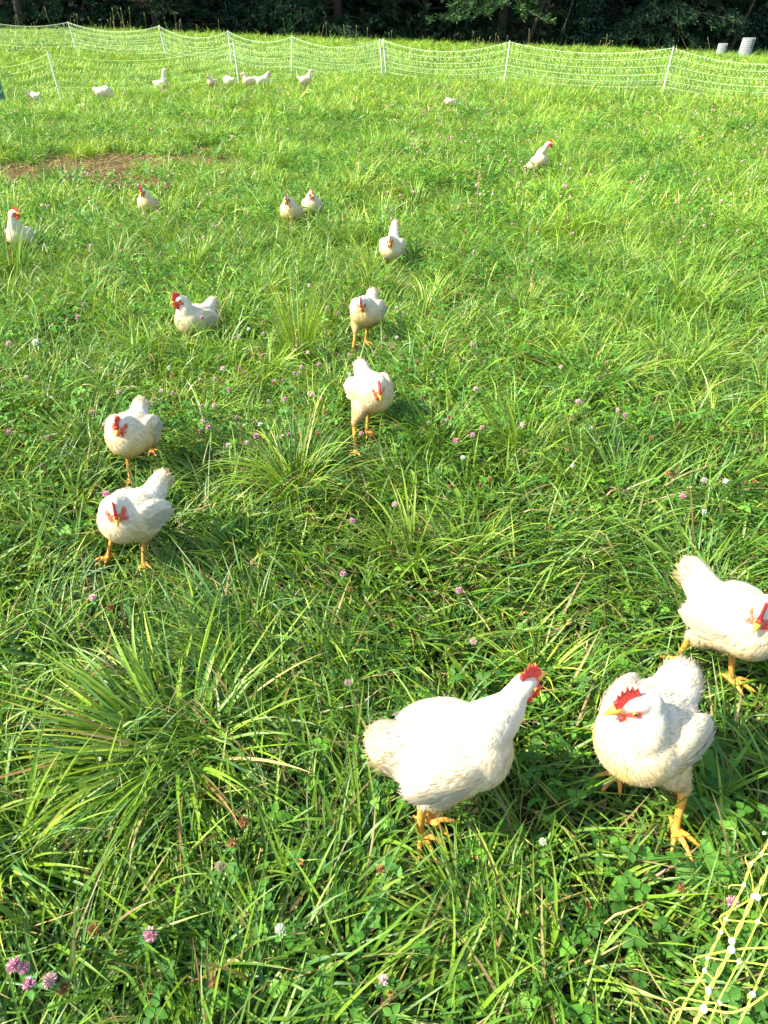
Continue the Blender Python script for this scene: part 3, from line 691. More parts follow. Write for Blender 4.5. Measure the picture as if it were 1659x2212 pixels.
# ------------------------------------------------------------------ clover leaves and small weeds (uncountable)
def clover(name, n, d0, d1, nv, size, hmin, hmax, asp, seed, thr):
    rs = np.random.RandomState(seed); TV, TF = trifoliate(nv, asp)
    p = rand_ground(n * 2, d0, d1, rs); f = field(p[:, 0], p[:, 1], 2.2, 4.0)
    f = f + (.45 * np.clip(p[:, 0] / 1.2, -.6, 1) if d1 < 3.5 else 0); p = p[(f + rs.normal(0, .16, len(p)) > thr) & (rs.rand(len(p)) > bare(p[:, 0], p[:, 1]) * 1.1) & clear_of_birds(p[:, 0], p[:, 1], .11) & clear_of_feet(p[:, 0], p[:, 1], .06)][:n]; k = len(p)
    z = gz(p[:, 0], p[:, 1]); h = rs.uniform(hmin, hmax, k)
    pos = np.stack([p[:, 0], p[:, 1], z + h], -1)
    a = rs.uniform(0, 6.283, k); t = rs.normal(0, .38, (k, 2))
    nr = np.stack([t[:, 0], t[:, 1], np.ones(k)], -1); nr /= np.linalg.norm(nr, axis=1, keepdims=True)
    d = np.stack([np.cos(a), np.sin(a), np.zeros(k)], -1); d -= nr * np.sum(d * nr, 1, keepdims=True)
    Mx = frames(d, nr) * (rs.uniform(.7, 1.2, k) * size)[:, None, None]
    base = np.array([[.06, .18, .02], [.08, .23, .025], [.13, .31, .03], [.05, .15, .02]])
    col = base[rs.choice(4, k)] * rs.uniform(.85, 1.2, (k, 1))
    bag = Bag(); bag.add(*scatter(TV, TF, pos, Mx, col))
    if nv > 3:      # petioles
        b = pos + np.concatenate([rs.normal(0, .012, (k, 2)), -h[:, None]], 1)
        ax = pos - b; L = np.linalg.norm(ax, axis=1)
        tv = np.array([[0, -.5, 0], [0, .5, 0], [1, -.5, 0], [1, .5, 0]]); tf = np.array([[0, 1, 3, 2]])
        Mp = frames(ax, np.tile([[0., 1, .2]], (k, 1))) * np.stack([L, np.full(k, .0016), np.full(k, .0016)], -1)[:, None]
        bag.add(*scatter(tv, tf, b, Mp, np.tile([[.16, .30, .07]], (k, 1))))
    o = bag.build(name, M['leaf']); tag(o, kind='stuff'); return o
clover('clover_leaves', 2600, .22, 2.6, 5, .0165, .03, .09, 1.0, 31, .62)
clover('clover_leaves', 650, .22, 3.0, 6, .0205, .05, .13, .80, 32, .55)
clover('clover_leaves', 12500, 2.5, 6.5, 3, .0240, .05, .19, .75, 33, .38)
clover('clover_leaves', 14000, 6.3, 15, 3, .036, .06, .24, .75, 34, .40)
clover('clover_leaves', 9000, 14.5, 30, 2, .075, .08, .32, .8, 35, .45)

# broad weed leaves (dandelion and dock) near the camera
def leaf_mesh(L, W, bend, seed, tooth=.25, n=11):
    rs = np.random.RandomState(seed); V, F = [], []
    for i in range(n):
        s = i / (n - 1); w = W * .5 * (math.sin(math.pi * (.08 + .86 * s ** 1.15)) ** .8) * (1 + tooth * (1 if i % 2 else -1)) * rs.uniform(.85, 1.15)
        if i == n - 1: w = W * .02
        z = bend * s * (1 - s) * L * 2; x = s * L
        for sg in (-1, 0, 1): V.append((x - (.02 * L if sg and i % 2 == 0 else 0), sg * w, z + abs(sg) * w * .3))
    for i in range(n - 1):
        for j in range(2): a = i * 3 + j; F.append((a, a + 1, a + 4, a + 3))
    return np.array(V), np.array(F)
def weed(u, v, k, L, W, tooth, col, label, name, seed):
    rs = np.random.RandomState(seed); p = at(u, v, .03); bag = Bag(); a0 = rs.uniform(0, 6)
    for i in range(k):
        V, F = leaf_mesh(L * rs.uniform(.7, 1.15), W * rs.uniform(.8, 1.2), rs.uniform(.3, .7), seed + i, tooth)
        a = a0 + i * 6.283 / k + rs.uniform(-.3, .3); pt = rs.uniform(.1, .75)
        Rm = np.array(Euler((rs.uniform(-.3, .3), -pt, a)).to_matrix()); bag.add(V @ Rm.T, F, np.array(col) * rs.uniform(.85, 1.15))
    root = empty(name, (p.x, p.y, .012)); bag.build('leaves', M['leaf'], root)
    tag(root, label, 'weed', 'broad-leaved weeds in the grass')
weed(1525, 1712, 5, .13, .055, .12, (.15, .34, .05), 'broad holed dandelion leaves in the grass right of the foremost leg at lower right', 'dandelion_plant', 1)
weed(1285, 1440, 4, .13, .05, .2, (.20, .42, .05), 'upright bright green dandelion leaves between the two foreground chickens', 'dandelion_plant', 2)
weed(905, 1245, 4, .12, .04, .15, (.24, .44, .06), 'yellow-green broad leaf weed in the open grass at the middle of the photo', 'broadleaf_weed', 3)
weed(1545, 1905, 5, .10, .04, .2, (.12, .30, .05), 'toothed weed leaves just above the yellow netting at lower right', 'dandelion_plant', 4)
weed(430, 1985, 5, .06, .03, .02, (.10, .27, .05), 'rounded weed leaves below the big grass tussock at lower left', 'broadleaf_weed', 5)
weed(700, 2160, 6, .07, .028, .05, (.14, .34, .05), 'leafy plant at the bottom edge, left of the centre', 'broadleaf_weed', 6)
weed(210, 2130, 6, .055, .026, .05, (.17, .38, .05), 'bright leafy clump by the blossoms in the bottom left corner', 'broadleaf_weed', 7)
weed(1370, 1330, 4, .09, .03, .1, (.24, .45, .06), 'small pale green weed left of the bird cut by the right edge', 'broadleaf_weed', 8)

# ------------------------------------------------------------------ single tussocks
def tussock(u, v, n, Lr, lean, curl, W, rad, label, seed, bias=None, col=(3, 3, 3, 2, 1, 1, 1), straw=.02, name='grass_tussock', group='large grass tussocks', z0=None):
    rs = np.random.RandomState(seed); p = at(u, v, 0.0); zz = float(gz(p.x, p.y)); p = at(u, v, zz)
    az = rs.uniform(0, 6.283, n)
    if bias is not None:
        m = rs.rand(n) < .72; az[m] = rs.normal(R(bias[0]), R(bias[1]), m.sum())
        if len(bias) > 2: m = rs.rand(n) < .28; az[m] = rs.normal(R(bias[2]), R(bias[3]), m.sum())
    off = np.stack([np.cos(az), np.sin(az)], -1) * (rs.rand(n) ** .6 * rad)[:, None]
    base = np.stack([off[:, 0], off[:, 1], np.zeros(n)], -1)
    V, F, C = blades(base, az, rs.uniform(Lr[0], Lr[1], n), rs.uniform(lean[0], lean[1], n), rs.uniform(curl[0], curl[1], n),
                     rs.uniform(W[0], W[1], n), 12, True, col=pick(n, col, rs) * (.80 if p.y < 6 else .95), straw=straw, rs=rs, drift=rs.normal(0, .3, n), tipdry=.2)
    o = mk(name, V, F, M['grass'], C); o.location = (p.x, p.y, zz); tag(o, label, 'grass tussock', group); return o
tussock(390, 1630, 430, (.22, .43), (.6, 1.2), (.35, 1.2), (.0065, .0120), .10, 'large sprawling tussock of broad arching blades at lower left', 1, (160, 40, 255, 34), (2, 4, 4, 2, 2.5, .6, .5), .05)
tussock(640, 1075, 230, (.20, .46), (.05, .9), (.6, 2.1), (.0028, .006), .07, 'tall tussock with upright stems left of the photo centre, below the striding bird', 2, None, (2, 3, 4, 3, 1, 1, 1), .08)
tussock(650, 800, 150, (.3, .62), (.03, .3), (.1, .8), (.003, .006), .06, 'upright clump of tall thin blades left of the bird with rust stained belly', 3)
tussock(1265, 850, 380, (.20, .42), (.2, 1.0), (.6, 1.7), (.004, .007), .18, 'wide fountain-shaped tussock right of the photo centre', 4, None, (2, 3, 3, 2, 3, 1, .6))
tussock(1120, 700, 130, (.18, .40), (.1, .6), (.3, 1.3), (.003, .006), .07, 'tussock with seed stems above and left of the fountain-shaped one', 5)
tussock(1010, 1210, 130, (.14, .26), (.1, .9), (.3, 1.2), (.003, .0055), .05, 'short yellow-green tuft in the open grass right of the photo centre', 6, None, (1, 2, 3, 4, .5, .5, 4))
tussock(1155, 1480, 80, (.12, .24), (.1, .7), (.5, 1.5), (.004, .007), .035, 'bright tuft right behind the head of the central foreground chicken', 7, None, (1, 2, 3, 4, .5, .5, 4))
tussock(30, 615, 130, (.3, .58), (.03, .45), (.2, 1.2), (.005, .009), .09, 'dense upright tuft in front of the bird at the left edge', 8, None, (4, 3, 1, .5, 2, 3, .3))
tussock(138, 412, 230, (.2, .36), (.03, .7), (.2, 1.0), (.007, .013), .16, 'dark green tuft on the lower edge of the bare soil patch', 9, None, (3, 1, .3, 0, 3, 4, 0))
tussock(455, 322, 170, (.25, .45), (.1, .8), (.2, 1.2), (.010, .017), .2, 'leafy tuft on the upper right edge of the bare soil patch', 10, None, (3, 3, 1, .5, 3, 2, 0))
tussock(20, 1870, 120, (.18, .34), (.3, 1.1), (.3, 1.1), (.005, .009), .05, 'broad bladed tuft at the left edge below the big tussock', 11, (20, 80), (2, 4, 3, 2, 2, 1, 1))
tussock(1010, 2010, 130, (.1, .24), (.5, 1.2), (.2, .9), (.004, .008), .05, 'flattened tuft below the feet of the central foreground chicken', 12, (170, 80), (2, 3, 4, 3, 1, 1, 2))
tussock(525, 1215, 110, (.14, .3), (.3, 1.1), (.3, 1.3), (.003, .006), .05, 'spreading tuft right of the lower bird of the left pair', 13, (200, 60))
tussock(430, 2080, 70, (.14, .30), (.4, 1.1), (.4, 1.3), (.005, .009), .05, 'few broad blades rising at the bottom edge right of the pink blossom', 14, None, (3, 3, 1, .5, 2, 2, 0))
tussock(560, 1450, 90, (.15, .34), (.7, 1.3), (.1, .5), (.003, .0065), .03, 'combed bunch of blades lying to the left above the big tussock', 15, (178, 12), (1, 3, 4, 3, 1, .5, 2))
tussock(1000, 880, 110, (.15, .3), (.2, 1.0), (.3, 1.3), (.003, .006), .06, 'loose tuft right of the striding bird', 16)
tussock(1480, 690, 120, (.25, .45), (.1, .7), (.3, 1.2), (.0045, .008), .1, 'tall tuft near the right edge, a third down the photo', 17)
tussock(1180, 2120, 70, (.12, .26), (.3, 1.1), (.3, 1.2), (.005, .009), .05, 'broad blades at the bottom edge, left of the yellow netting', 18)
FT_LAB = ['coarse dark tuft below the solitary cream bird', 'coarse dark tuft on the far pasture, right of the almost buried white bird', 'second coarse tuft right of the almost buried white bird, farther out',
          'coarse tuft just below the net left of its last visible post', 'coarse tuft below the net near the right edge of the photo', 'coarse tuft right of the leafy one on the bare soil edge',
          'coarse tuft in the upper middle pasture below the net tie', 'coarse tuft right of the lone bird in the tall grass', 'coarse tuft below the grazing round-backed bird', 'coarse tuft at the left edge above the bare soil']
for i, (u, v) in enumerate([(680, 255), (1030, 255), (1115, 262), (1350, 235), (1590, 290), (560, 300), (820, 330), (1420, 330), (250, 262), (60, 300)]):
    tussock(u, v, 70, (.28, .48), (.1, .8), (.3, 1.5), (.012, .022), .22, FT_LAB[i], 40 + i, None, (3, 2, 1, .5, 3, 3, 0), group='far coarse tufts below the net')

# dry bits: blades and straw on the bare patch
rs = np.random.RandomState(77); n = 9000
p = np.concatenate([np.stack([c.x + rs.uniform(-1.35, 1.35, n // 4) * rx, c.y + rs.uniform(-1.35, 1.35, n // 4) * ry], -1) for c, rx, ry in BARE])
p = p[rs.rand(len(p)) < .25 + bare(p[:, 0], p[:, 1])]; n = len(p)
V, F, C = blades(np.stack([p[:, 0], p[:, 1], gz(p[:, 0], p[:, 1]) + .01], -1), rs.uniform(0, 6.28, n), rs.uniform(.08, .26, n), rs.uniform(1.1, 1.6, n), rs.uniform(0, .3, n),
                 rs.uniform(.006, .011, n), 3, False, col=STRAWS[rs.choice(4, n)] * rs.uniform(.3, .8, (n, 1)), rs=rs)
tag(mk('straw', V, F, M['straw'], C), kind='stuff')
rs = np.random.RandomState(78); n = 2600
p = rand_ground(n, .25, 5, rs); p = p[clear_of_feet(p[:, 0], p[:, 1], .12)]; n = len(p)
V, F, C = blades(np.stack([p[:, 0], p[:, 1], gz(p[:, 0], p[:, 1]) + rs.uniform(.01, .07, n)], -1), rs.uniform(0, 6.28, n), rs.uniform(.04, .2, n), rs.uniform(1.0, 1.6, n), rs.uniform(-.3, .4, n),
                 rs.uniform(.0015, .0045, n), 4, False, col=STRAWS[rs.choice(4, n)] * rs.uniform(.6, 1.1, (n, 1)), rs=rs)
tag(mk('dry_grass', V, F, M['straw'], C), kind='stuff')

# ------------------------------------------------------------------ fallen leaves
def dead_leaf(u, v, sz, rz, label, seed):
    rs = np.random.RandomState(seed); V, F = [], []; n = 9
    for i in range(n):
        s = i / (n - 1); w = .55 * math.sin(math.pi * (.06 + .9 * s)) * (1 + .35 * (1 if i % 3 == 0 else -.4)) * rs.uniform(.8, 1.15)
        for j, sg in enumerate((-1, -.5, 0, .5, 1)): V.append(((s - .5) * sz, sg * w * sz * .5, sz * (.18 * abs(sg) + .12 * math.sin(s * 5 + sg * 2))))
    for i in range(n - 1):
        for j in range(4): a = i * 5 + j; F.append((a, a + 1, a + 6, a + 5))
    p = at(u, v, .05); me = raw_mesh('dead_leaf', np.array(V), np.array(F), None, True, (M['deadleaf'],))
    o = link(bpy.data.objects.new('dead_leaf', me)); o.location = p; o.rotation_euler = (rs.uniform(-.3, .3), rs.uniform(-.5, .1), rz); tag(o, label, 'fallen leaf', 'brown fallen leaves')
dead_leaf(612, 1868, .034, 1.2, 'crumpled brown leaf in the grass left of the central chicken\'s feet', 1)
dead_leaf(1035, 1850, .026, .4, 'small tan leaf just right of the central foreground chicken\'s foot', 2)
dead_leaf(1275, 1965, .040, 2.2, 'largest brown leaf, lying alone above the bottom right', 3)
dead_leaf(645, 1862, .028, 2.4, 'brown leaf half hidden in grass, right beside the crumpled one', 4)
dead_leaf(1130, 1328, .028, .3, 'reddish curled leaf in the grass above the central foreground chicken', 5)
dead_leaf(1405, 1158, .022, .1, 'little brown leaf at the right, above the bird cut by the edge', 6)
dead_leaf(1483, 1178, .024, 2.0, 'thin tan leaf by the raised tail of the bird cut by the right edge', 7)
dead_leaf(835, 2160, .030, .9, 'yellow-brown leaf at the bottom edge near the middle', 8)

# ------------------------------------------------------------------ clover blossoms
def blossom_meshes(kind, lod, seed):
    rs = np.random.RandomState(seed); n = (110, 34, 14)[lod]
    pal = {'pink': [(.60, .22, .34), (.70, .38, .46), (.78, .58, .60)], 'pale': [(.80, .55, .52), (.82, .66, .60), (.70, .42, .42)],
           'brown': [(.34, .17, .06), (.48, .27, .10), (.26, .14, .05)], 'white': [(.78, .80, .66), (.82, .82, .74), (.6, .68, .4)]}[kind]
    pal = np.array(pal); i = np.arange(n); ph = np.arccos(1 - 1.75 * (i + .5) / n); th = i * 2.39996
    d = np.stack([np.sin(ph) * np.cos(th), np.sin(ph) * np.sin(th), np.cos(ph) + .15], -1); d += rs.normal(0, .1, d.shape)
    w = (.20, .36, .55)[lod]
    tv = np.array([[0, -.5 * w, 0], [0, .5 * w, 0], [.6, .5 * w, .05], [.6, -.5 * w, .05], [1.0, .18 * w, -.04], [1.0, -.18 * w, -.04]]); tf = np.array([[0, 1, 2, 3], [3, 2, 4, 5]])
    S = .0120 * rs.uniform(.9, 1.08, n); Mx = frames(d, rs.normal(0, 1, d.shape)) * S[:, None, None]
    V, F, C = scatter(tv, tf, np.zeros((n, 3)), Mx, pal[rs.choice(3, n)] * rs.uniform(.85, 1.1, (n, 1)))
    bag = Bag(); bag.add(V, F, C)
    v, f = ellipsoid((0, 0, -.001), (.0068, .0068, .0078), seg=8, rings=5)
    bag.add(np.array(v), np.array([q for q in f if len(q) == 4]), pal[0] * .7)
    V = np.concatenate(bag.V); C = np.concatenate(bag.C)
    return raw_mesh('blossom', V, [np.concatenate(bag.F)], C, True, (M['petal'],))
def stem_mesh(h, seed):
    rs = np.random.RandomState(seed); bag = Bag(); b = rs.normal(0, .25)
    P = [np.array([-(1 - t) ** 2 * h * .35 * b, (1 - t) ** 2 * h * .12, -h * (1 - t) - .006]) for t in np.linspace(0, 1, 5)]
    V, F = [], []
    for i, q in enumerate(P):
        for k in range(4): a = k * math.pi / 2; V.append(q + .0010 * np.array([math.cos(a), math.sin(a), 0]))
    for i in range(4):
        for k in range(4): F.append((i * 4 + k, i * 4 + (k + 1) % 4, i * 4 + 4 + (k + 1) % 4, i * 4 + 4 + k))
    bag.add(np.array(V), np.array(F), np.array([.16, .32, .07]))
    TV, TF = leaflet_template(4, False, .55)
    for k in range(4):
        q = P[-1] if k < 2 else P[2]; a = rs.uniform(0, 6.28)
        Mx = frames(np.array([[math.cos(a), math.sin(a), .35]]), np.array([[0., 0, 1]])) * rs.uniform(.018, .026)
        bag.add(*scatter(TV, TF, (q - np.array([0, 0, .006]))[None], Mx, np.array([[.10, .28, .05]])))
    return raw_mesh('stem', np.concatenate(bag.V), [np.concatenate(bag.F)], np.concatenate(bag.C), True, (M['leaf'],))
BM = {(k, l): blossom_meshes(k, l, 3 + l) for k in ('pink', 'pale', 'brown', 'white') for l in (0, 1, 2)}
SM = [stem_mesh(.20, s) for s in range(4)]
def blossom(p, kind, lod, sc, label, group, rz=0.0, tilt=0.0):
    o = bpy.data.objects.new('clover_flower', BM[(kind, lod)]); link(o); o.location = p; o.scale = (sc,) * 3; o.rotation_euler = (tilt, tilt * .4, rz)
    s = bpy.data.objects.new('stem', SM[int(abs(rz) * 10) % 4]); link(s, o)
    tag(o, label, 'clover flower', group); return o
G1 = 'clover blossoms picked out near the camera'
special = [(325, 2018, 'pink', .15, 1.15, 'bright pink clover blossom near the bottom edge, left of the middle, standing alone'),
 (30, 2085, 'pink', .15, 1.1, 'pink clover blossom by the left edge in the bottom corner, larger of two touching'),
 (52, 2092, 'pink', .14, .9, 'pink clover blossom touching the right side of the larger one in the bottom left corner'),
 (108, 2118, 'pale', .15, 1.1, 'faded pink clover blossom right of the touching pair in the bottom left corner'),
 (137, 2135, 'brown', .13, 1.0, 'brown clover head right below the faded pink one at bottom left'),
 (203, 2008, 'brown', .13, 1.05, 'brown clover head above and left of the bright pink blossom at the bottom'),
 (475, 1872, 'pale', .12, .95, 'pale pink clover blossom below the big tussock'),
 (605, 2008, 'white', .13, .9, 'white clover blossom near the bottom edge left of the middle'),
 (527, 1775, 'brown', .12, 1.0, 'brown clover head right of the big tussock'),
 (1005, 1610, 'white', .05, .01, ''),
 (1172, 1818, 'white', .08, .7, 'tiny white clover blossom between the two foreground chickens'),
 (1582, 1950, 'pink', .12, 1.1, 'mauve clover blossom behind the yellow netting'),
 (1470, 1918, 'brown', .08, .9, 'brown clover head left of the yellow netting'),
 (741, 1240, 'pink', .16, .9, 'pink blossom in open grass left of the short yellow-green tuft'),
 (991, 1275, 'pink', .16, .9, 'pink blossom in open grass just below the short yellow-green tuft'),
 (761, 1125, 'pink', .2, .9, 'pink blossom right of the tall tussock at the middle'),
 (853, 1090, 'pale', .2, .9, 'pale pink blossom below the feet of the striding bird, farther right'),
 (1021, 940, 'pink', .2, .95, 'pink blossom in the grass right of the striding bird'),
 (229, 1067, 'pink', .28, 1.0, 'pink blossom right behind the head of the lower bird of the left pair'),
 (200, 1291, 'pale', .2, .95, 'pale blossom below the feet of the left pair of birds'),
 (239, 1312, 'brown', .17, .9, 'brown head just right of the pale blossom below the left pair'),
 (752, 1475, 'pale', .12, .9, 'pale blossom above the tail of the central foreground chicken'),
 (757, 1275, 'brown', .12, .9, 'brown head under the pink blossom left of the yellow-green tuft'),
 (975, 1052, 'brown', .15, 1.0, 'orange-brown clover head right of the striding bird\'s feet'),
 (1023, 1385, 'pale', .1, .9, 'pale blossom above the back of the central foreground chicken'),
 (1475, 1072, 'pink', .2, .95, 'pink blossom above the tail of the bird cut by the right edge'),
 (1188, 1140, 'brown', .15, .8, 'small brown head in the grass at centre right'),
 (168, 685, 'pink', .25, 1.1, 'large pink blossom left of the side-on bird'),
 (182, 657, 'pink', .25, 1.0, 'pink blossom just above the large one left of the side-on bird'),
 (77, 740, 'white', .25, 1.5, 'whitish open clover blossom at left, below the bird at the edge'),
 (19, 742, 'pale', .25, 1.2, 'pale blossom at the left edge beside the whitish open one'),
 (436, 686, 'pink', .3, 1.0, 'pink blossom in front of the side-on bird\'s wing'),
 (463, 875, 'pale', .22, .9, 'rosy blossom between the side-on bird and the left pair'),
 (553, 942, 'pink', .22, 1.0, 'tall pink blossom at the left side of the tall tussock'),
 (1302, 1480, 'brown', .1, .01, '')]
for i, (u, v, k, h, sc, lb) in enumerate(special):
    if not lb: continue
    p = at(u, v, h); blossom(p, k, 0, sc, lb, G1, i * 1.3, .2)
rs = np.random.RandomState(91)
nb = 0; far_pos = []
labs = {'pink': 'small pink clover blossom scattered in the pasture grass', 'pale': 'small faded pale pink clover blossom scattered in the pasture grass', 'brown': 'small withered brown clover head scattered in the pasture grass', 'white': 'small whitish clover blossom scattered in the pasture grass'}
grps = {'pink': 'scattered pink clover blossoms', 'pale': 'scattered pale clover blossoms', 'brown': 'scattered withered clover heads', 'white': 'scattered whitish clover blossoms'}
while nb < 285:
    u, v = rs.uniform(0, 1659), rs.uniform(330, 2150)
    w = (1.0 if v < 800 else .45 if v < 1400 else .03) * (1.5 if u < 700 and v < 950 else .6 if u > 1050 else 1)
    if rs.rand() > w / 1.5: continue
    p = at(u, v, .2); f = float(field(p.x, p.y, 1.4, 5.0))
    if f + rs.normal(0, .13) < .56 or not clear_of_birds(np.array([p.x]), np.array([p.y]), .22)[0] or float(bare(p.x, p.y)) > .3: continue
    p.z = float(gz(p.x, p.y)) + rs.uniform(.10, .22)
    k = rs.choice(['pink', 'pale', 'brown', 'white'], p=[.36, .30, .26, .08]); d = p.y
    blossom(p, k, 1 if d < 5 else 2, rs.uniform(.75, 1.05) * (1 if d < 5 else 1.15), labs[k], grps[k], rs.uniform(0, 6), rs.uniform(-.4, .4)); nb += 1
# the farther ones as one
n = 1100; p = rand_ground(n * 3, 6, 20, rs); f = field(p[:, 0], p[:, 1], 1.1, 5.0) + rs.normal(0, .2, len(p)) + .15 * (p[:, 0] > 0)
p = p[(f > .58) & (bare(p[:, 0], p[:, 1]) < .3)][:n]; n = len(p)
v, f = ellipsoid((0, 0, 0), (1, 1, 1.1), seg=6, rings=4); f = np.array([q for q in f if len(q) == 4])
pos = np.stack([p[:, 0], p[:, 1], gz(p[:, 0], p[:, 1]) + rs.uniform(.14, .30, n)], -1)
pc = np.array([[.58, .30, .32], [.66, .46, .38], [.62, .52, .36], [.42, .30, .14], [.60, .38, .34]])
V, F, C = scatter(np.array(v), f, pos, np.eye(3)[None] * (rs.uniform(.009, .014, n) * (1 + p[:, 1] * .01))[:, None, None], pc[rs.choice(5, n)])
tag(mk('distant_clover_flowers', V, F, M['petal'], C), kind='stuff')

# ------------------------------------------------------------------ seed stalks
def stalk_mesh(h, kind, seed):
    rs = np.random.RandomState(seed); bag = Bag(); n = 7; b = rs.uniform(-.12, .12)
    P = [np.array([b * h * t * t, .3 * b * h * t, h * t]) for t in np.linspace(0, 1, n)]
    rad = .0018 if kind != 'far' else .005
    V, F = [], []
    for q in P:
        for k in range(4): a = k * math.pi / 2; V.append(q + rad * np.array([math.cos(a), math.sin(a), 0]))
    for i in range(n - 1):
        for k in range(4): F.append((i * 4 + k, i * 4 + (k + 1) % 4, i * 4 + 4 + (k + 1) % 4, i * 4 + 4 + k))
    bag.add(np.array(V), np.array(F), np.array([.46, .40, .16]) if seed % 2 else np.array([.25, .36, .10]))
    m = 60 if kind == 'near' else 26; t = rs.rand(m); L = h * (.22 if kind == 'near' else .12)
    q = np.array(P[-1]) - np.array([b * .3 * L, 0, L])[None] * (1 - t)[:, None]
    a = rs.uniform(0, 6.28, m); d = np.stack([np.cos(a), np.sin(a), np.full(m, 1.1)], -1)
    S = (.011 if kind == 'near' else .026)
    tv = np.array([[0, -.3, 0], [0, .3, 0], [1, .2, 0], [1, -.2, 0]]); tf = np.array([[0, 1, 2, 3]])
    bag.add(*scatter(tv, tf, q, frames(d, rs.normal(0, 1, (m, 3))) * S, np.array([[.58, .44, .20]]) * rs.uniform(.8, 1.2, (m, 1))))
    return raw_mesh('seed_stalk', np.concatenate(bag.V), [np.concatenate(bag.F)], np.concatenate(bag.C), True, (M['straw'],))
NS = [stalk_mesh(.5, 'near', i) for i in range(4)]; FS = [stalk_mesh(.9, 'far', i) for i in range(4)]
for u, v, h, lb in [(640, 665, .62, 'yellow seed stalk standing above the tall blades left of photo centre'), (1130, 790, .5, 'tan seed stalk leaning beside the fountain-shaped tussock'),
                    (1023, 530, .6, 'pale seed stalk right of the bird with the tall tail'), (1612, 480, .7, 'yellow seed stalk near the right edge in the upper pasture'), (650, 900, .42, 'green seed stalk in the top of the tall tussock'),
                    (905, 330, .8, 'thin pale stalk in the upper middle of the pasture')]:
    p = at(u, v); o = link(bpy.data.objects.new('seed_stalk', NS[int(u) % 4])); o.location = (p.x, p.y, float(gz(p.x, p.y))); o.scale = (h * 2,) * 3; o.rotation_euler = (0, 0, u); tag(o, lb, 'grass stalk', 'single seed stalks in the pasture')
for i in range(70):
    u = rs.uniform(0, 1659) if i > 26 else rs.choice([60, 255, 265, 395, 1020, 1310, 1560]) + rs.normal(0, 14)
    d = rs.uniform(41, 51); p = atd(u, d)
    o = link(bpy.data.objects.new('seed_stalk', FS[i % 4])); o.location = p; s = rs.uniform(.5, 1.6) if u < 700 else rs.uniform(.4, 1.2); o.scale = (1, 1, s); o.rotation_euler = (rs.normal(0, .12), rs.normal(0, .2), rs.uniform(0, 6))
    tag(o, 'thin pale seed stalk against the dark edge of the wood', 'grass stalk', 'seed stalks along the edge of the wood')

# ------------------------------------------------------------------ tubes
def tube(bag, pts, r, col, k=4):
    P = np.asarray(pts, float); n = len(P); T_ = np.gradient(P, axis=0); T_ /= np.linalg.norm(T_, axis=1, keepdims=True) + 1e-9
    ref = np.where(np.abs(T_[:, 2:3]) > .9, np.array([[1., 0, 0]]), np.array([[0., 0, 1]]))
    A = np.cross(T_, ref); A /= np.linalg.norm(A, axis=1, keepdims=True); B = np.cross(T_, A)
    a = np.arange(k) * 2 * np.pi / k; rr = np.broadcast_to(np.asarray(r, float).reshape(-1, 1, 1), (n, 1, 1)) if np.ndim(r) else r
    V = P[:, None] + rr * (A[:, None] * np.cos(a)[None, :, None] + B[:, None] * np.sin(a)[None, :, None])
    i = (np.arange(n - 1) * k)[:, None] + np.arange(k)[None]; j = (np.arange(n - 1) * k)[:, None] + (np.arange(k)[None] + 1) % k
    bag.add(V.reshape(-1, 3), np.stack([i, j, j + k, i + k], -1).reshape(-1, 4), np.array(col, float))

# ------------------------------------------------------------------ far net fences
def net_fence(name, posts, mat, label, seed, first_seen=0, r=.0050, pitch=.088, yellow=()):
    rs = np.random.RandomState(seed); root = empty(name, posts[0][0])
    o0 = Vector(posts[0][0]); tops = []
    for i, (p, lx, ly) in enumerate(posts):
        p = Vector(p) - o0; top = p + Vector((lx, ly, 1.06)); tops.append((p, top))
        b = Bag(); tube(b, [p + Vector((0, 0, -.02)), p * .5 + top * .5, top], .0165, (1, 1, 1), 8)
        b.build('post', M['post'], root)
    zs = [.03, .15, .27, .40, .53, .70, .87, 1.03]
    for i in range(len(tops) - 1):
        (a0, a1), (b0, b1) = tops[i], tops[i + 1]; L = (b0 - a0).length; bag = Bag(); sag = rs.uniform(.15, .26)
        t = np.linspace(0, 1, 25)
        A0, A1, B0, B1 = (np.array(q) for q in (a0, a1, b0, b1))
        g0 = A0[None] * (1 - t)[:, None] + B0[None] * t[:, None]
        gzz = gz(g0[:, 0] + o0.x, g0[:, 1] + o0.y) - o0.z
        def line(t_, z):                                         # t_ along the span, z height on the post
            t_ = np.asarray(t_, float); z = np.asarray(z, float)
            lo_ = A0 + (A1 - A0) * (z / 1.06)[..., None]; hi = B0 + (B1 - B0) * (z / 1.06)[..., None]
            q = lo_ * (1 - t_)[..., None] + hi * t_[..., None]
            q[..., 2] -= sag * 4 * t_ * (1 - t_) * (.35 + .65 * z)
            q[..., 2] = np.maximum(q[..., 2], np.interp(t_, t, gzz) + .02); return q
        for z in zs: tube(bag, line(t, np.full(25, z)), r * (1.05 if z > 1 else .75), (1, 1, 1), 3)
        m = max(2, int(L / pitch)); hh = np.linspace(.03, 1.03, 30)
        for k in range(1, m):
            tt = k / m + rs.normal(0, .12 / m); w = .30 / m * np.sin(hh * 34 + rs.uniform(0, .8)) + rs.normal(0, .1 / m)
            tube(bag, line(np.clip(tt + w, 0, 1), hh), r * 1.0, (1, 1, 1), 3)
        bag.build('net_panel', mat, root)
    for i in yellow:
        b = Bag(); tp = np.array(tops[i][1]); a = np.linspace(0, 14, 30)
        tube(b, tp + np.stack([.045 * np.cos(a) * np.sin(a * .31 + 1), .03 * np.sin(a), -.10 + .1 * np.cos(a * .7)], -1), .007, (1, 1, 1), 4); b.build('tie', M['net_yellow'], root)
    tag(root, label, 'net fence'); return root
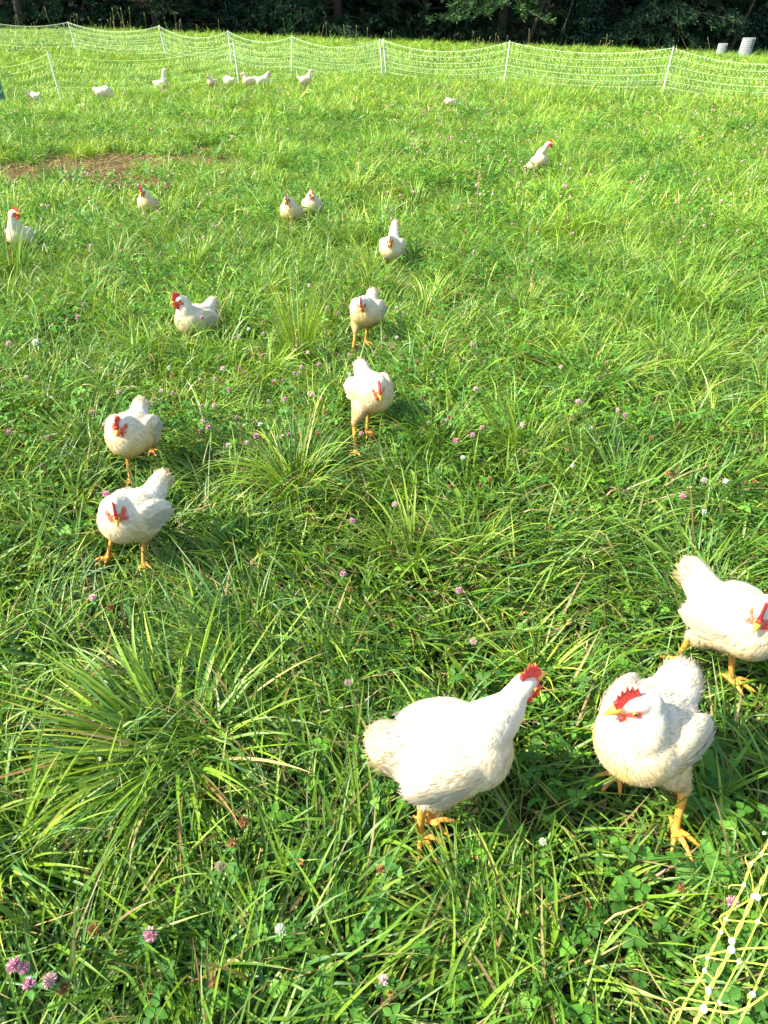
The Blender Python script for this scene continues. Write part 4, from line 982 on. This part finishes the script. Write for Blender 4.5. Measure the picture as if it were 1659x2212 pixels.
Fp = [(atd(-190, 34), -.05, 0), (atd(-20, 33.5), -.04, 0), (atd(174, 33), -.10, 0), (atd(366, 29.6), -.12, 0), (atd(503, 27.8), .0, 0), (atd(630, 26), .10, 0), (atd(836, 24.2), -.12, 0), (atd(1087, 21.6), .06, 0), (atd(1427, 19.3), .06, 0), (atd(1800, 17.5), 0, 0)]
net_fence('net_fence', Fp, M['net'], 'long white mesh net fence on thin posts running across the far pasture', 5, r=.0060, yellow=(3, 6))
Np = [(atd(-420, 14.5), 0, 0), (atd(-130, 16.5), 0, 0), (atd(134, 18.6), -.06, 0), (atd(518, 22), -.04, 0), (Fp[6][0] + Vector((-.12, .05, 0)), -.1, 0)]
net_fence('net_fence', Np, M['net_lime'], 'nearer lime-tinted net fence at upper left, sagging behind the white birds', 6, r=.0058)

# ------------------------------------------------------------------ drum at the left edge, wire tree guards at the right
p = atd(-14, 17.6); root = empty('plastic_drum', p)
bag = Bag(); k = 28; prof = [(.24, .0), (.26, .02), (.27, .1), (.285, .28), (.295, .30), (.285, .32), (.285, .56), (.295, .58), (.285, .60), (.27, .80), (.255, .88), (.24, .9), (.23, .885), (.0, .885)]
V = [(r_ * math.cos(2 * math.pi * i / k), r_ * math.sin(2 * math.pi * i / k), z) for r_, z in prof for i in range(k)]
F = [(a * k + i, a * k + (i + 1) % k, (a + 1) * k + (i + 1) % k, (a + 1) * k + i) for a in range(len(prof) - 1) for i in range(k)]
mk('barrel', np.array(V), np.array(F), M['drum'], None, root)
bag = Bag(); a = np.linspace(0, 6.2832, 29); tube(bag, np.stack([.262 * np.cos(a), .262 * np.sin(a), np.full(29, .868)], -1), .014, (1, 1, 1), 6); bag.build('rim_band', M['wire'], root)
tag(root, 'blue-green plastic drum cut off by the left edge of the photo behind the near net', 'drum')
def guard(u, d, h, r_, lean, label):
    p = atd(u, d); root = empty('tree_guard', p); b = Bag(); k = 30
    for z in np.linspace(0.02, h, int(h / .085)):
        a = np.linspace(0, 6.2832, k + 1); w = .008
        x, y = r_ * np.cos(a) + lean * z, r_ * np.sin(a); V = np.concatenate([np.stack([x, y, np.full(k + 1, z - w)], -1), np.stack([x, y, np.full(k + 1, z + w)], -1)])
        F = np.array([(i, i + 1, i + k + 2, i + k + 1) for i in range(k)]); b.add(V, F, np.array([1., 1, 1]))
    for i in range(k):
        a = 6.2832 * i / k; tube(b, [np.array([r_ * math.cos(a), r_ * math.sin(a), 0]), np.array([r_ * math.cos(a) + lean * h, r_ * math.sin(a), h])], .006, (1, 1, 1), 4)
    b.build('wire_mesh', M['wire'], root)
    b = Bag()      # the rolled inner layer
    V, F = [], []
    for i in range(k):
        a = 6.2832 * i / k; q = r_ * .93; V += [(q * math.cos(a), q * math.sin(a), 0), (q * math.cos(a) + lean * (h - .03), q * math.sin(a), h - .03)]
    for i in range(k):
        j = (i + 1) % k; F.append((2 * i, 2 * j, 2 * j + 1, 2 * i + 1))
    b.add(np.array(V), np.array(F), np.array([1., 1, 1])); b.build('inner_sleeve', M['sleeve'], root)
    b = Bag(); tube(b, [np.array([r_ * .5, -r_ - .03, 0]), np.array([r_ * .5 + .05, -r_ - .03, h * 1.08])], .014, (1, 1, 1), 6); b.build('stake', M['bark'], root)
    tag(root, label, 'tree guard', 'pale wire tree guards')
guard(1604, 43, 1.02, .30, .08, 'taller pale wire mesh tree guard at upper right, leaning right')
guard(1555, 46, .72, .24, .03, 'shorter pale wire mesh tree guard, left of the taller one')

# ------------------------------------------------------------------ yellow netting close to the camera, lower right
root = empty('electric_netting', at(1659, 2212, .0)); root.rotation_euler = (0, 0, 0); o0 = root.location.copy()
def zp(x, y, z): return at((2000 + x / 3.018) / 1.507, (2600 + y / 3.018) / 1.507, z)
def strand(name, pts, r, double=False, z=None):
    P = np.array([zp(x, y, zz)[:] for x, y, zz in pts]) - np.array(o0)
    t = np.linspace(0, len(P) - 1, len(P) * 8); Q = np.stack([np.interp(t, np.arange(len(P)), P[:, i]) for i in range(3)], -1)
    ker = np.ones(5) / 5
    Qs = Q.copy()
    for i in range(3): Qs[2:-2, i] = np.convolve(Q[:, i], ker, 'valid')
    b = Bag()
    if double:
        a = t * 7; off = np.stack([np.cos(a), np.sin(a), np.zeros_like(a)], -1) * r * 1.3
        tube(b, Qs + off, r, (1, 1, 1), 7); tube(b, Qs - off, r, (1, 1, 1), 7)
    else: tube(b, Qs, r, (1, 1, 1), 7)
    b.build(name, M['net_yellow'], root)
strand('wire', [(690, 2420, .72), (780, 2212, .72), (880, 2060, .72), (930, 1880, .72), (1150, 1480, .72), (1165, 1400, .72), (1370, 960, .72), (1509, 700, .72), (1640, 440, .72)], .0010, True)
strand('wire', [(520, 2350, .42), (590, 2212, .42), (740, 1920, .42), (890, 1690, .42), (920, 1560, .42), (1050, 1310, .42), (1090, 1190, .42), (1250, 900, .42), (1270, 850, .42), (1340, 640, .42), (1440, 550, .42), (1509, 430, .42), (1600, 250, .42)], .00092, True)
strand('wire', [(1150, 2400, .62), (1230, 2212, .62), (1360, 1920, .62), (1430, 1760, .62), (1509, 1600, .62), (1640, 1330, .62)], .0012)
strand('wire', [(900, 2300, .5), (1010, 2010, .5), (1230, 1600, .5), (1410, 1210, .5), (1509, 1000, .5), (1600, 800, .5)], .0011)
for pts in [[(520, 2330, .6), (540, 2212, .66), (580, 2080, .70), (700, 2062, .72), (880, 2060, .72), (1130, 2110, .74), (1300, 2060, .75), (1400, 1990, .75), (1509, 1910, .75), (1640, 1800, .75)],
            [(590, 1990, .42), (650, 1950, .45), (880, 2000, .48), (1010, 2010, .50), (1200, 2060, .52)],
            [(930, 1880, .70), (830, 1760, .62), (780, 1620, .58), (800, 1560, .58), (960, 1525, .66), (1130, 1490, .72), (1300, 1470, .72), (1509, 1465, .72), (1640, 1460, .72)],
            [(920, 1560, .42), (1100, 1590, .47), (1230, 1600, .50), (1400, 1620, .56), (1509, 1640, .6)],
            [(1050, 1310, .42), (965, 1235, .42), (1000, 1215, .45), (1090, 1190, .42), (1250, 1205, .46), (1410, 1210, .50), (1509, 1240, .55)],
            [(1370, 970, .72), (1200, 1070, .66), (1050, 1150, .60), (1035, 1180, .60), (1090, 1290, .66), (1155, 1400, .72)],
            [(1380, 970, .72), (1440, 955, .72), (1509, 930, .72), (1640, 900, .7)],
            [(1370, 920, .72), (1350, 760, .64), (1280, 570, .55), (1330, 550, .5), (1440, 550, .44), (1509, 545, .44), (1640, 540, .44)],
            [(1400, 1020, .70), (1450, 1130, .62), (1509, 1230, .58), (1600, 1400, .55)],
            [(1200, 1500, .72), (1300, 1650, .68), (1395, 1800, .64), (1405, 1850, .62), (1365, 1920, .62)],
            [(890, 1690, .42), (960, 1760, .44), (1000, 1790, .46)],
            [(940, 1900, .70), (990, 1980, .62), (1040, 2060, .56), (1070, 2230, .5), (1080, 2350, .45)],
            [(1120, 880, .42), (1140, 850, .42), (1270, 850, .42), (1310, 900, .40), (1320, 1000, .36)],
            [(1230, 1600, .5), (1180, 1500, .55), (1150, 1480, .72)]]:
    strand('string', pts, .00105)
for x, y, z, s in [(880, 2065, .722, .0060), (925, 1885, .722, .0050), (1150, 1485, .722, .0060), (1155, 1400, .722, .0052), (1365, 960, .722, .0045), (1405, 965, .722, .0060),
                   (890, 1690, .42, .0052), (915, 1560, .42, .0050), (1050, 1310, .42, .0052), (1095, 1190, .42, .0052), (1272, 850, .42, .0045), (1342, 640, .42, .0048), (1440, 550, .42, .0048),
                   (1360, 1920, .622, .0052), (1030, 2010, .50, .0052), (1228, 1600, .50, .0052), (1410, 1210, .50, .0050), (1470, 340, .42, .004)]:
    s *= .60; v, f = ellipsoid((0, 0, 0), (s, s * 1.05, s * 1.2), (20, 10, x), 14, 10)
    me = bpy.data.meshes.new('knot'); me.from_pydata(v, [], f); me.materials.append(M['knot']); me.polygons.foreach_set('use_smooth', [True] * len(f))
    o = link(bpy.data.objects.new('knot', me), root); o.location = zp(x, y, z) - o0
tag(root, 'bright yellow electric netting with white knots in the bottom right corner', 'netting')

# ------------------------------------------------------------------ the wood
rs = np.random.RandomState(55)
def spray_template(n, L, seed, w):
    rs = np.random.RandomState(seed); V, F = [], []
    for i in range(n):
        a = rs.normal(0, .7); e = rs.normal(.1, .45); d = np.array([math.cos(a) * math.cos(e), math.sin(a) * math.cos(e), math.sin(e)]); st = np.array([rs.uniform(0, .5), 0, 0]) * L
        sd = np.cross(d, rs.normal(0, 1, 3)); sd /= np.linalg.norm(sd); l = L * rs.uniform(.5, 1); o = len(V)
        V += [st - sd * w * .5, st + sd * w * .5, st + d * l + sd * w * .25, st + d * l - sd * w * .25]; F.append((o, o + 1, o + 2, o + 3))
    return np.array(V), np.array(F)
def pine(h, blen, z0, seed, dense=1.0):
    rs = np.random.RandomState(seed); tb, fb = Bag(), Bag()
    tr = h * .017 + .04; lean = rs.normal(0, .02, 2)
    def axis(z): return np.array([lean[0] * z + .1 * math.sin(z * .5 + seed), lean[1] * z, z])
    zz = np.linspace(-.6, h, 14); tube(tb, [axis(z) for z in zz], tr * (1.15 - zz / h * 1.08).clip(.06), (1, 1, 1), 9)
    TV, TF = spray_template(14, .42, seed, .05); pos, dr = [], []
    z = z0
    while z < h - .3:
        f = 1 - (z - z0) / (h - z0); L0 = blen * (.25 + .75 * f ** .8); m = rs.randint(4, 7)
        for k in range(m):
            a = rs.uniform(0, 6.28); L = L0 * rs.uniform(.65, 1.15); up = rs.uniform(.0, .25) if z > 3 else rs.uniform(-.12, .1); droop = rs.uniform(.1, .28) / max(L, .5)
            tt = np.linspace(0, 1, 6); b0 = axis(z)
            P = np.stack([b0[0] + np.cos(a) * L * tt, b0[1] + np.sin(a) * L * tt, b0[2] + up * L * tt - droop * (L * tt) ** 2], -1)
            tube(tb, P, np.linspace(.035, .008, 6) * (.5 + f), (1, 1, 1), 4)
            ns = int((13 if z < 5 else 9) * dense * L / 2.5) + 3
            s = rs.uniform(.22, 1.02, ns); q = np.stack([np.interp(s, tt, P[:, i]) for i in range(3)], -1)
            w = rs.normal(0, .22, ns) * L * s * .8; q += np.stack([-np.sin(a) * w, np.cos(a) * w, -.1 * np.abs(w) + rs.normal(0, .05, ns)], -1)
            da = a + np.sign(w) * rs.uniform(.1, .9, ns); pos.append(q); dr.append(np.stack([np.cos(da), np.sin(da), rs.uniform(-.35, .25, ns)], -1))
        z += rs.uniform(.28, .5)
    pos = np.concatenate(pos); dr = np.concatenate(dr); n = len(pos)
    Mx = frames(dr, np.tile([[0, 0, 1.]], (n, 1)) + rs.normal(0, .2, (n, 3))) * rs.uniform(.7, 1.35, n)[:, None, None] * (1 if dense > .6 else 1.5)
    base = np.array([[.010, .030, .016], [.015, .044, .022], [.030, .072, .026]] if seed != 4 else [[.035, .085, .025], [.03, .07, .025], [.055, .115, .03]]); col = base[rs.choice(3, n)] * rs.uniform(.8, 1.25, (n, 1))  # one pine gets lighter greens: sunlight painted into its crown colour
    fb.add(*scatter(TV, TF, pos, Mx, col)); return tb, fb
def broadleaf(h, blen, z0, seed):
    rs = np.random.RandomState(seed); tb, fb = Bag(), Bag()
    def axis(z): return np.array([.25 * math.sin(z * .35 + seed), .2 * math.cos(z * .3 + seed), z])
    zz = np.linspace(-.6, h * .8, 12); tube(tb, [axis(z) for z in zz], (h * .014) * (1.2 - zz / h * 1.1), (1, 1, 1), 8)
    TV, TF = [], []
    for i in range(12):
        c = rs.normal(0, .17, 3); d = rs.normal(0, 1, 3); d[2] -= .8; d /= np.linalg.norm(d); sd = np.cross(d, rs.normal(0, 1, 3)); sd /= np.linalg.norm(sd); o = len(TV)
        L = rs.uniform(.10, .17); TV += [c, c + d * L * .5 + sd * L * .3, c + d * L, c + d * L * .5 - sd * L * .3]; TF.append((o, o + 1, o + 2, o + 3))
    TV, TF = np.array(TV), np.array(TF); pos = []
    for k in range(46):
        z = z0 + (h - z0) * rs.rand() ** 1.2; a = rs.uniform(0, 6.28); f = math.sin(math.pi * min(1, .25 + .75 * (1 - (z - z0) / (h - z0)))); L = blen * rs.uniform(.5, 1.1) * (.5 + .5 * f)
        tt = np.linspace(0, 1, 6); b0 = axis(max(.5, z - L * .3)); P = np.stack([b0[0] + np.cos(a) * L * tt, b0[1] + np.sin(a) * L * tt, b0[2] + .45 * L * tt - .35 * L * tt ** 2.2 - (.5 * tt ** 2 if z < 4 else 0)], -1)
        tube(tb, P, np.linspace(.04, .007, 6), (1, 1, 1), 4); ns = 34; s = rs.uniform(.25, 1.05, ns)
        q = np.stack([np.interp(s, tt, P[:, i]) for i in range(3)], -1) + rs.normal(0, .26, (ns, 3)) * (.4 + s)[:, None]; pos.append(q)
    pos = np.concatenate(pos); n = len(pos); Mx = frames(rs.normal(0, 1, (n, 3)) * [1, 1, .2], np.tile([[0, 0, 1.]], (n, 1))) * rs.uniform(.8, 1.4, n)[:, None, None]
    base = np.array([[.012, .038, .022], [.018, .050, .028], [.026, .062, .028]]); fb.add(*scatter(TV, TF, pos, Mx, base[rs.choice(3, n)] * rs.uniform(.75, 1.25, (n, 1)))); return tb, fb
def proto(kind, bags):
    tb, fb = bags; out = []
    for nm, b, m in (('trunk', tb, M['bark']), ('crown', fb, M['needle'] if kind == 'pine_tree' else M['treeleaf'])):
        by = {}
        for f in b.F: by.setdefault(f.shape[1], []).append(f)
        out.append(raw_mesh(nm, np.concatenate(b.V), [np.concatenate(v) for v in by.values()], np.concatenate(b.C), True, (m,)))
    return kind, out
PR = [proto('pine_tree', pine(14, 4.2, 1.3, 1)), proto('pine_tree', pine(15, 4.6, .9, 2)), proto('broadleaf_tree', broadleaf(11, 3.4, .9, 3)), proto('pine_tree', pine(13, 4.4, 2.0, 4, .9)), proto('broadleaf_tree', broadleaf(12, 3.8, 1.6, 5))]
def tree(k, x, y, rz, s, label, group):
    kind, (tm, cm) = PR[k]; z = float(gz(x, y)); root = empty(kind, (x, y, z), rz, s)
    link(bpy.data.objects.new('trunk', tm), root); link(bpy.data.objects.new('crown', cm), root); tag(root, label, 'tree', group)
front = [(-33, 55, 0, 'dark pine at the far left end of the wood'), (-27.5, 53.5, 0, 'pine with a bare trunk near the left edge of the photo'), (-21, 55.5, 1, 'dark pine between the bare trunk and the drooping bluish boughs'),
         (-14.5, 54, 0, 'pine with drooping bluish boughs behind the far corner of the net'), (-8.5, 56, 4, 'dark leafy tree right of the drooping bluish boughs'), (-3, 54.5, 1, 'pine with low layered boughs in the middle of the wood'),
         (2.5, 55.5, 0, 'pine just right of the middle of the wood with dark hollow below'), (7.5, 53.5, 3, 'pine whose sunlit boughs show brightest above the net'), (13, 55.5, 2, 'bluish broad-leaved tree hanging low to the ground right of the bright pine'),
         (18.5, 54.5, 1, 'pine left of the pale wire guards'), (24, 55, 2, 'leafy tree behind the pale wire guards'), (30, 54, 1, 'dark pine at the right edge of the photo'), (36, 55, 0, 'pine just past the right end of the view')]
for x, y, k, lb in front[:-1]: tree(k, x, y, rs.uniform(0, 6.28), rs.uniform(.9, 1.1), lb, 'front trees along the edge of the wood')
for row, (y, n) in enumerate([(60.5, 14), (67, 13), (75, 13)]):
    for i in range(n):
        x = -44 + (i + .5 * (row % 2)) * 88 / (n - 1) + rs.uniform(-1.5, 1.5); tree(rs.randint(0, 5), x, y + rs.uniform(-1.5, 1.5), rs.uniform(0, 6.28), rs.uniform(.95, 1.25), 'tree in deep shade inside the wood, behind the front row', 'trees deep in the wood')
for i, (x, y) in enumerate([(-40, 53), (-46, 50), (-52, 47), (-58, 44), (-47, 57), (-54, 54)]): tree((0, 1, 3)[i % 3], x, y, i, 1.15, 'unseen pine added left of the view to shade the edge of the wood', 'unseen pines added for shade')  # out-of-view pines added so their shade falls along the wood's edge
# leaning bare trunks inside the edge
def leaning(u, d, h, lean, r_, label, seed):
    p = atd(u, d); b = Bag(); t = np.linspace(0, 1, 9); rs = np.random.RandomState(seed)
    P = np.stack([lean * h * t + .06 * np.sin(t * 7 + seed), .05 * np.sin(t * 5), h * t - .2], -1); tube(b, P, r_ * (1.1 - .6 * t), (1, 1, 1), 8)
    for k in range(5):
        i = rs.randint(3, 9); a = rs.uniform(0, 6.28); L = rs.uniform(.5, 1.3); q = P[min(i, 8)]; tube(b, [q, q + np.array([math.cos(a) * L * .5, math.sin(a) * .3, .35 * L]), q + np.array([math.cos(a) * L, math.sin(a) * .5, .4 * L])], np.array([.03, .02, .008]), (1, 1, 1), 4)
    o = b.build('bare_tree', M['bark']); o.location = p; tag(o, label, 'tree', 'bare stems at the edge of the wood')
leaning(1128, 52.5, 6, .42, .13, 'thin bare trunk leaning right above the middle of the net', 1)
leaning(1150, 53.5, 5.5, .3, .07, 'thinner bare stem right beside the leaning trunk', 2)
leaning(1205, 53, 5.5, .2, .07, 'slim bare stem right of the two leaning ones', 3)
leaning(1575, 52, 6, .25, .10, 'grey crooked bare stem behind the shorter wire guard', 4)
leaning(62, 52, 7, .0, .26, 'thick upright trunk near the left edge of the photo', 5)
# undergrowth along the edge
n = 2600; x = rs.uniform(-42, 42, n); y = 53.5 + rs.gamma(1.5, 1.6, n) - .8; h = rs.uniform(.1, 1.3, n) * (.5 + field(x, y, .7, 1.))
TV, TF = spray_template(12, .34, 9, .07)
V, F, C = scatter(TV, TF, np.stack([x, y, gz(x, y) + h * .8], -1), frames(np.stack([rs.normal(0, 1, n), rs.normal(0, 1, n), rs.uniform(.2, 1, n)], -1), rs.normal(0, 1, (n, 3))) * rs.uniform(.8, 1.5, n)[:, None, None], np.array([[.016, .05, .02]]) * rs.uniform(.5, 1.4, (n, 1)))
tag(mk('undergrowth', V, F, M['treeleaf'], C), kind='stuff')
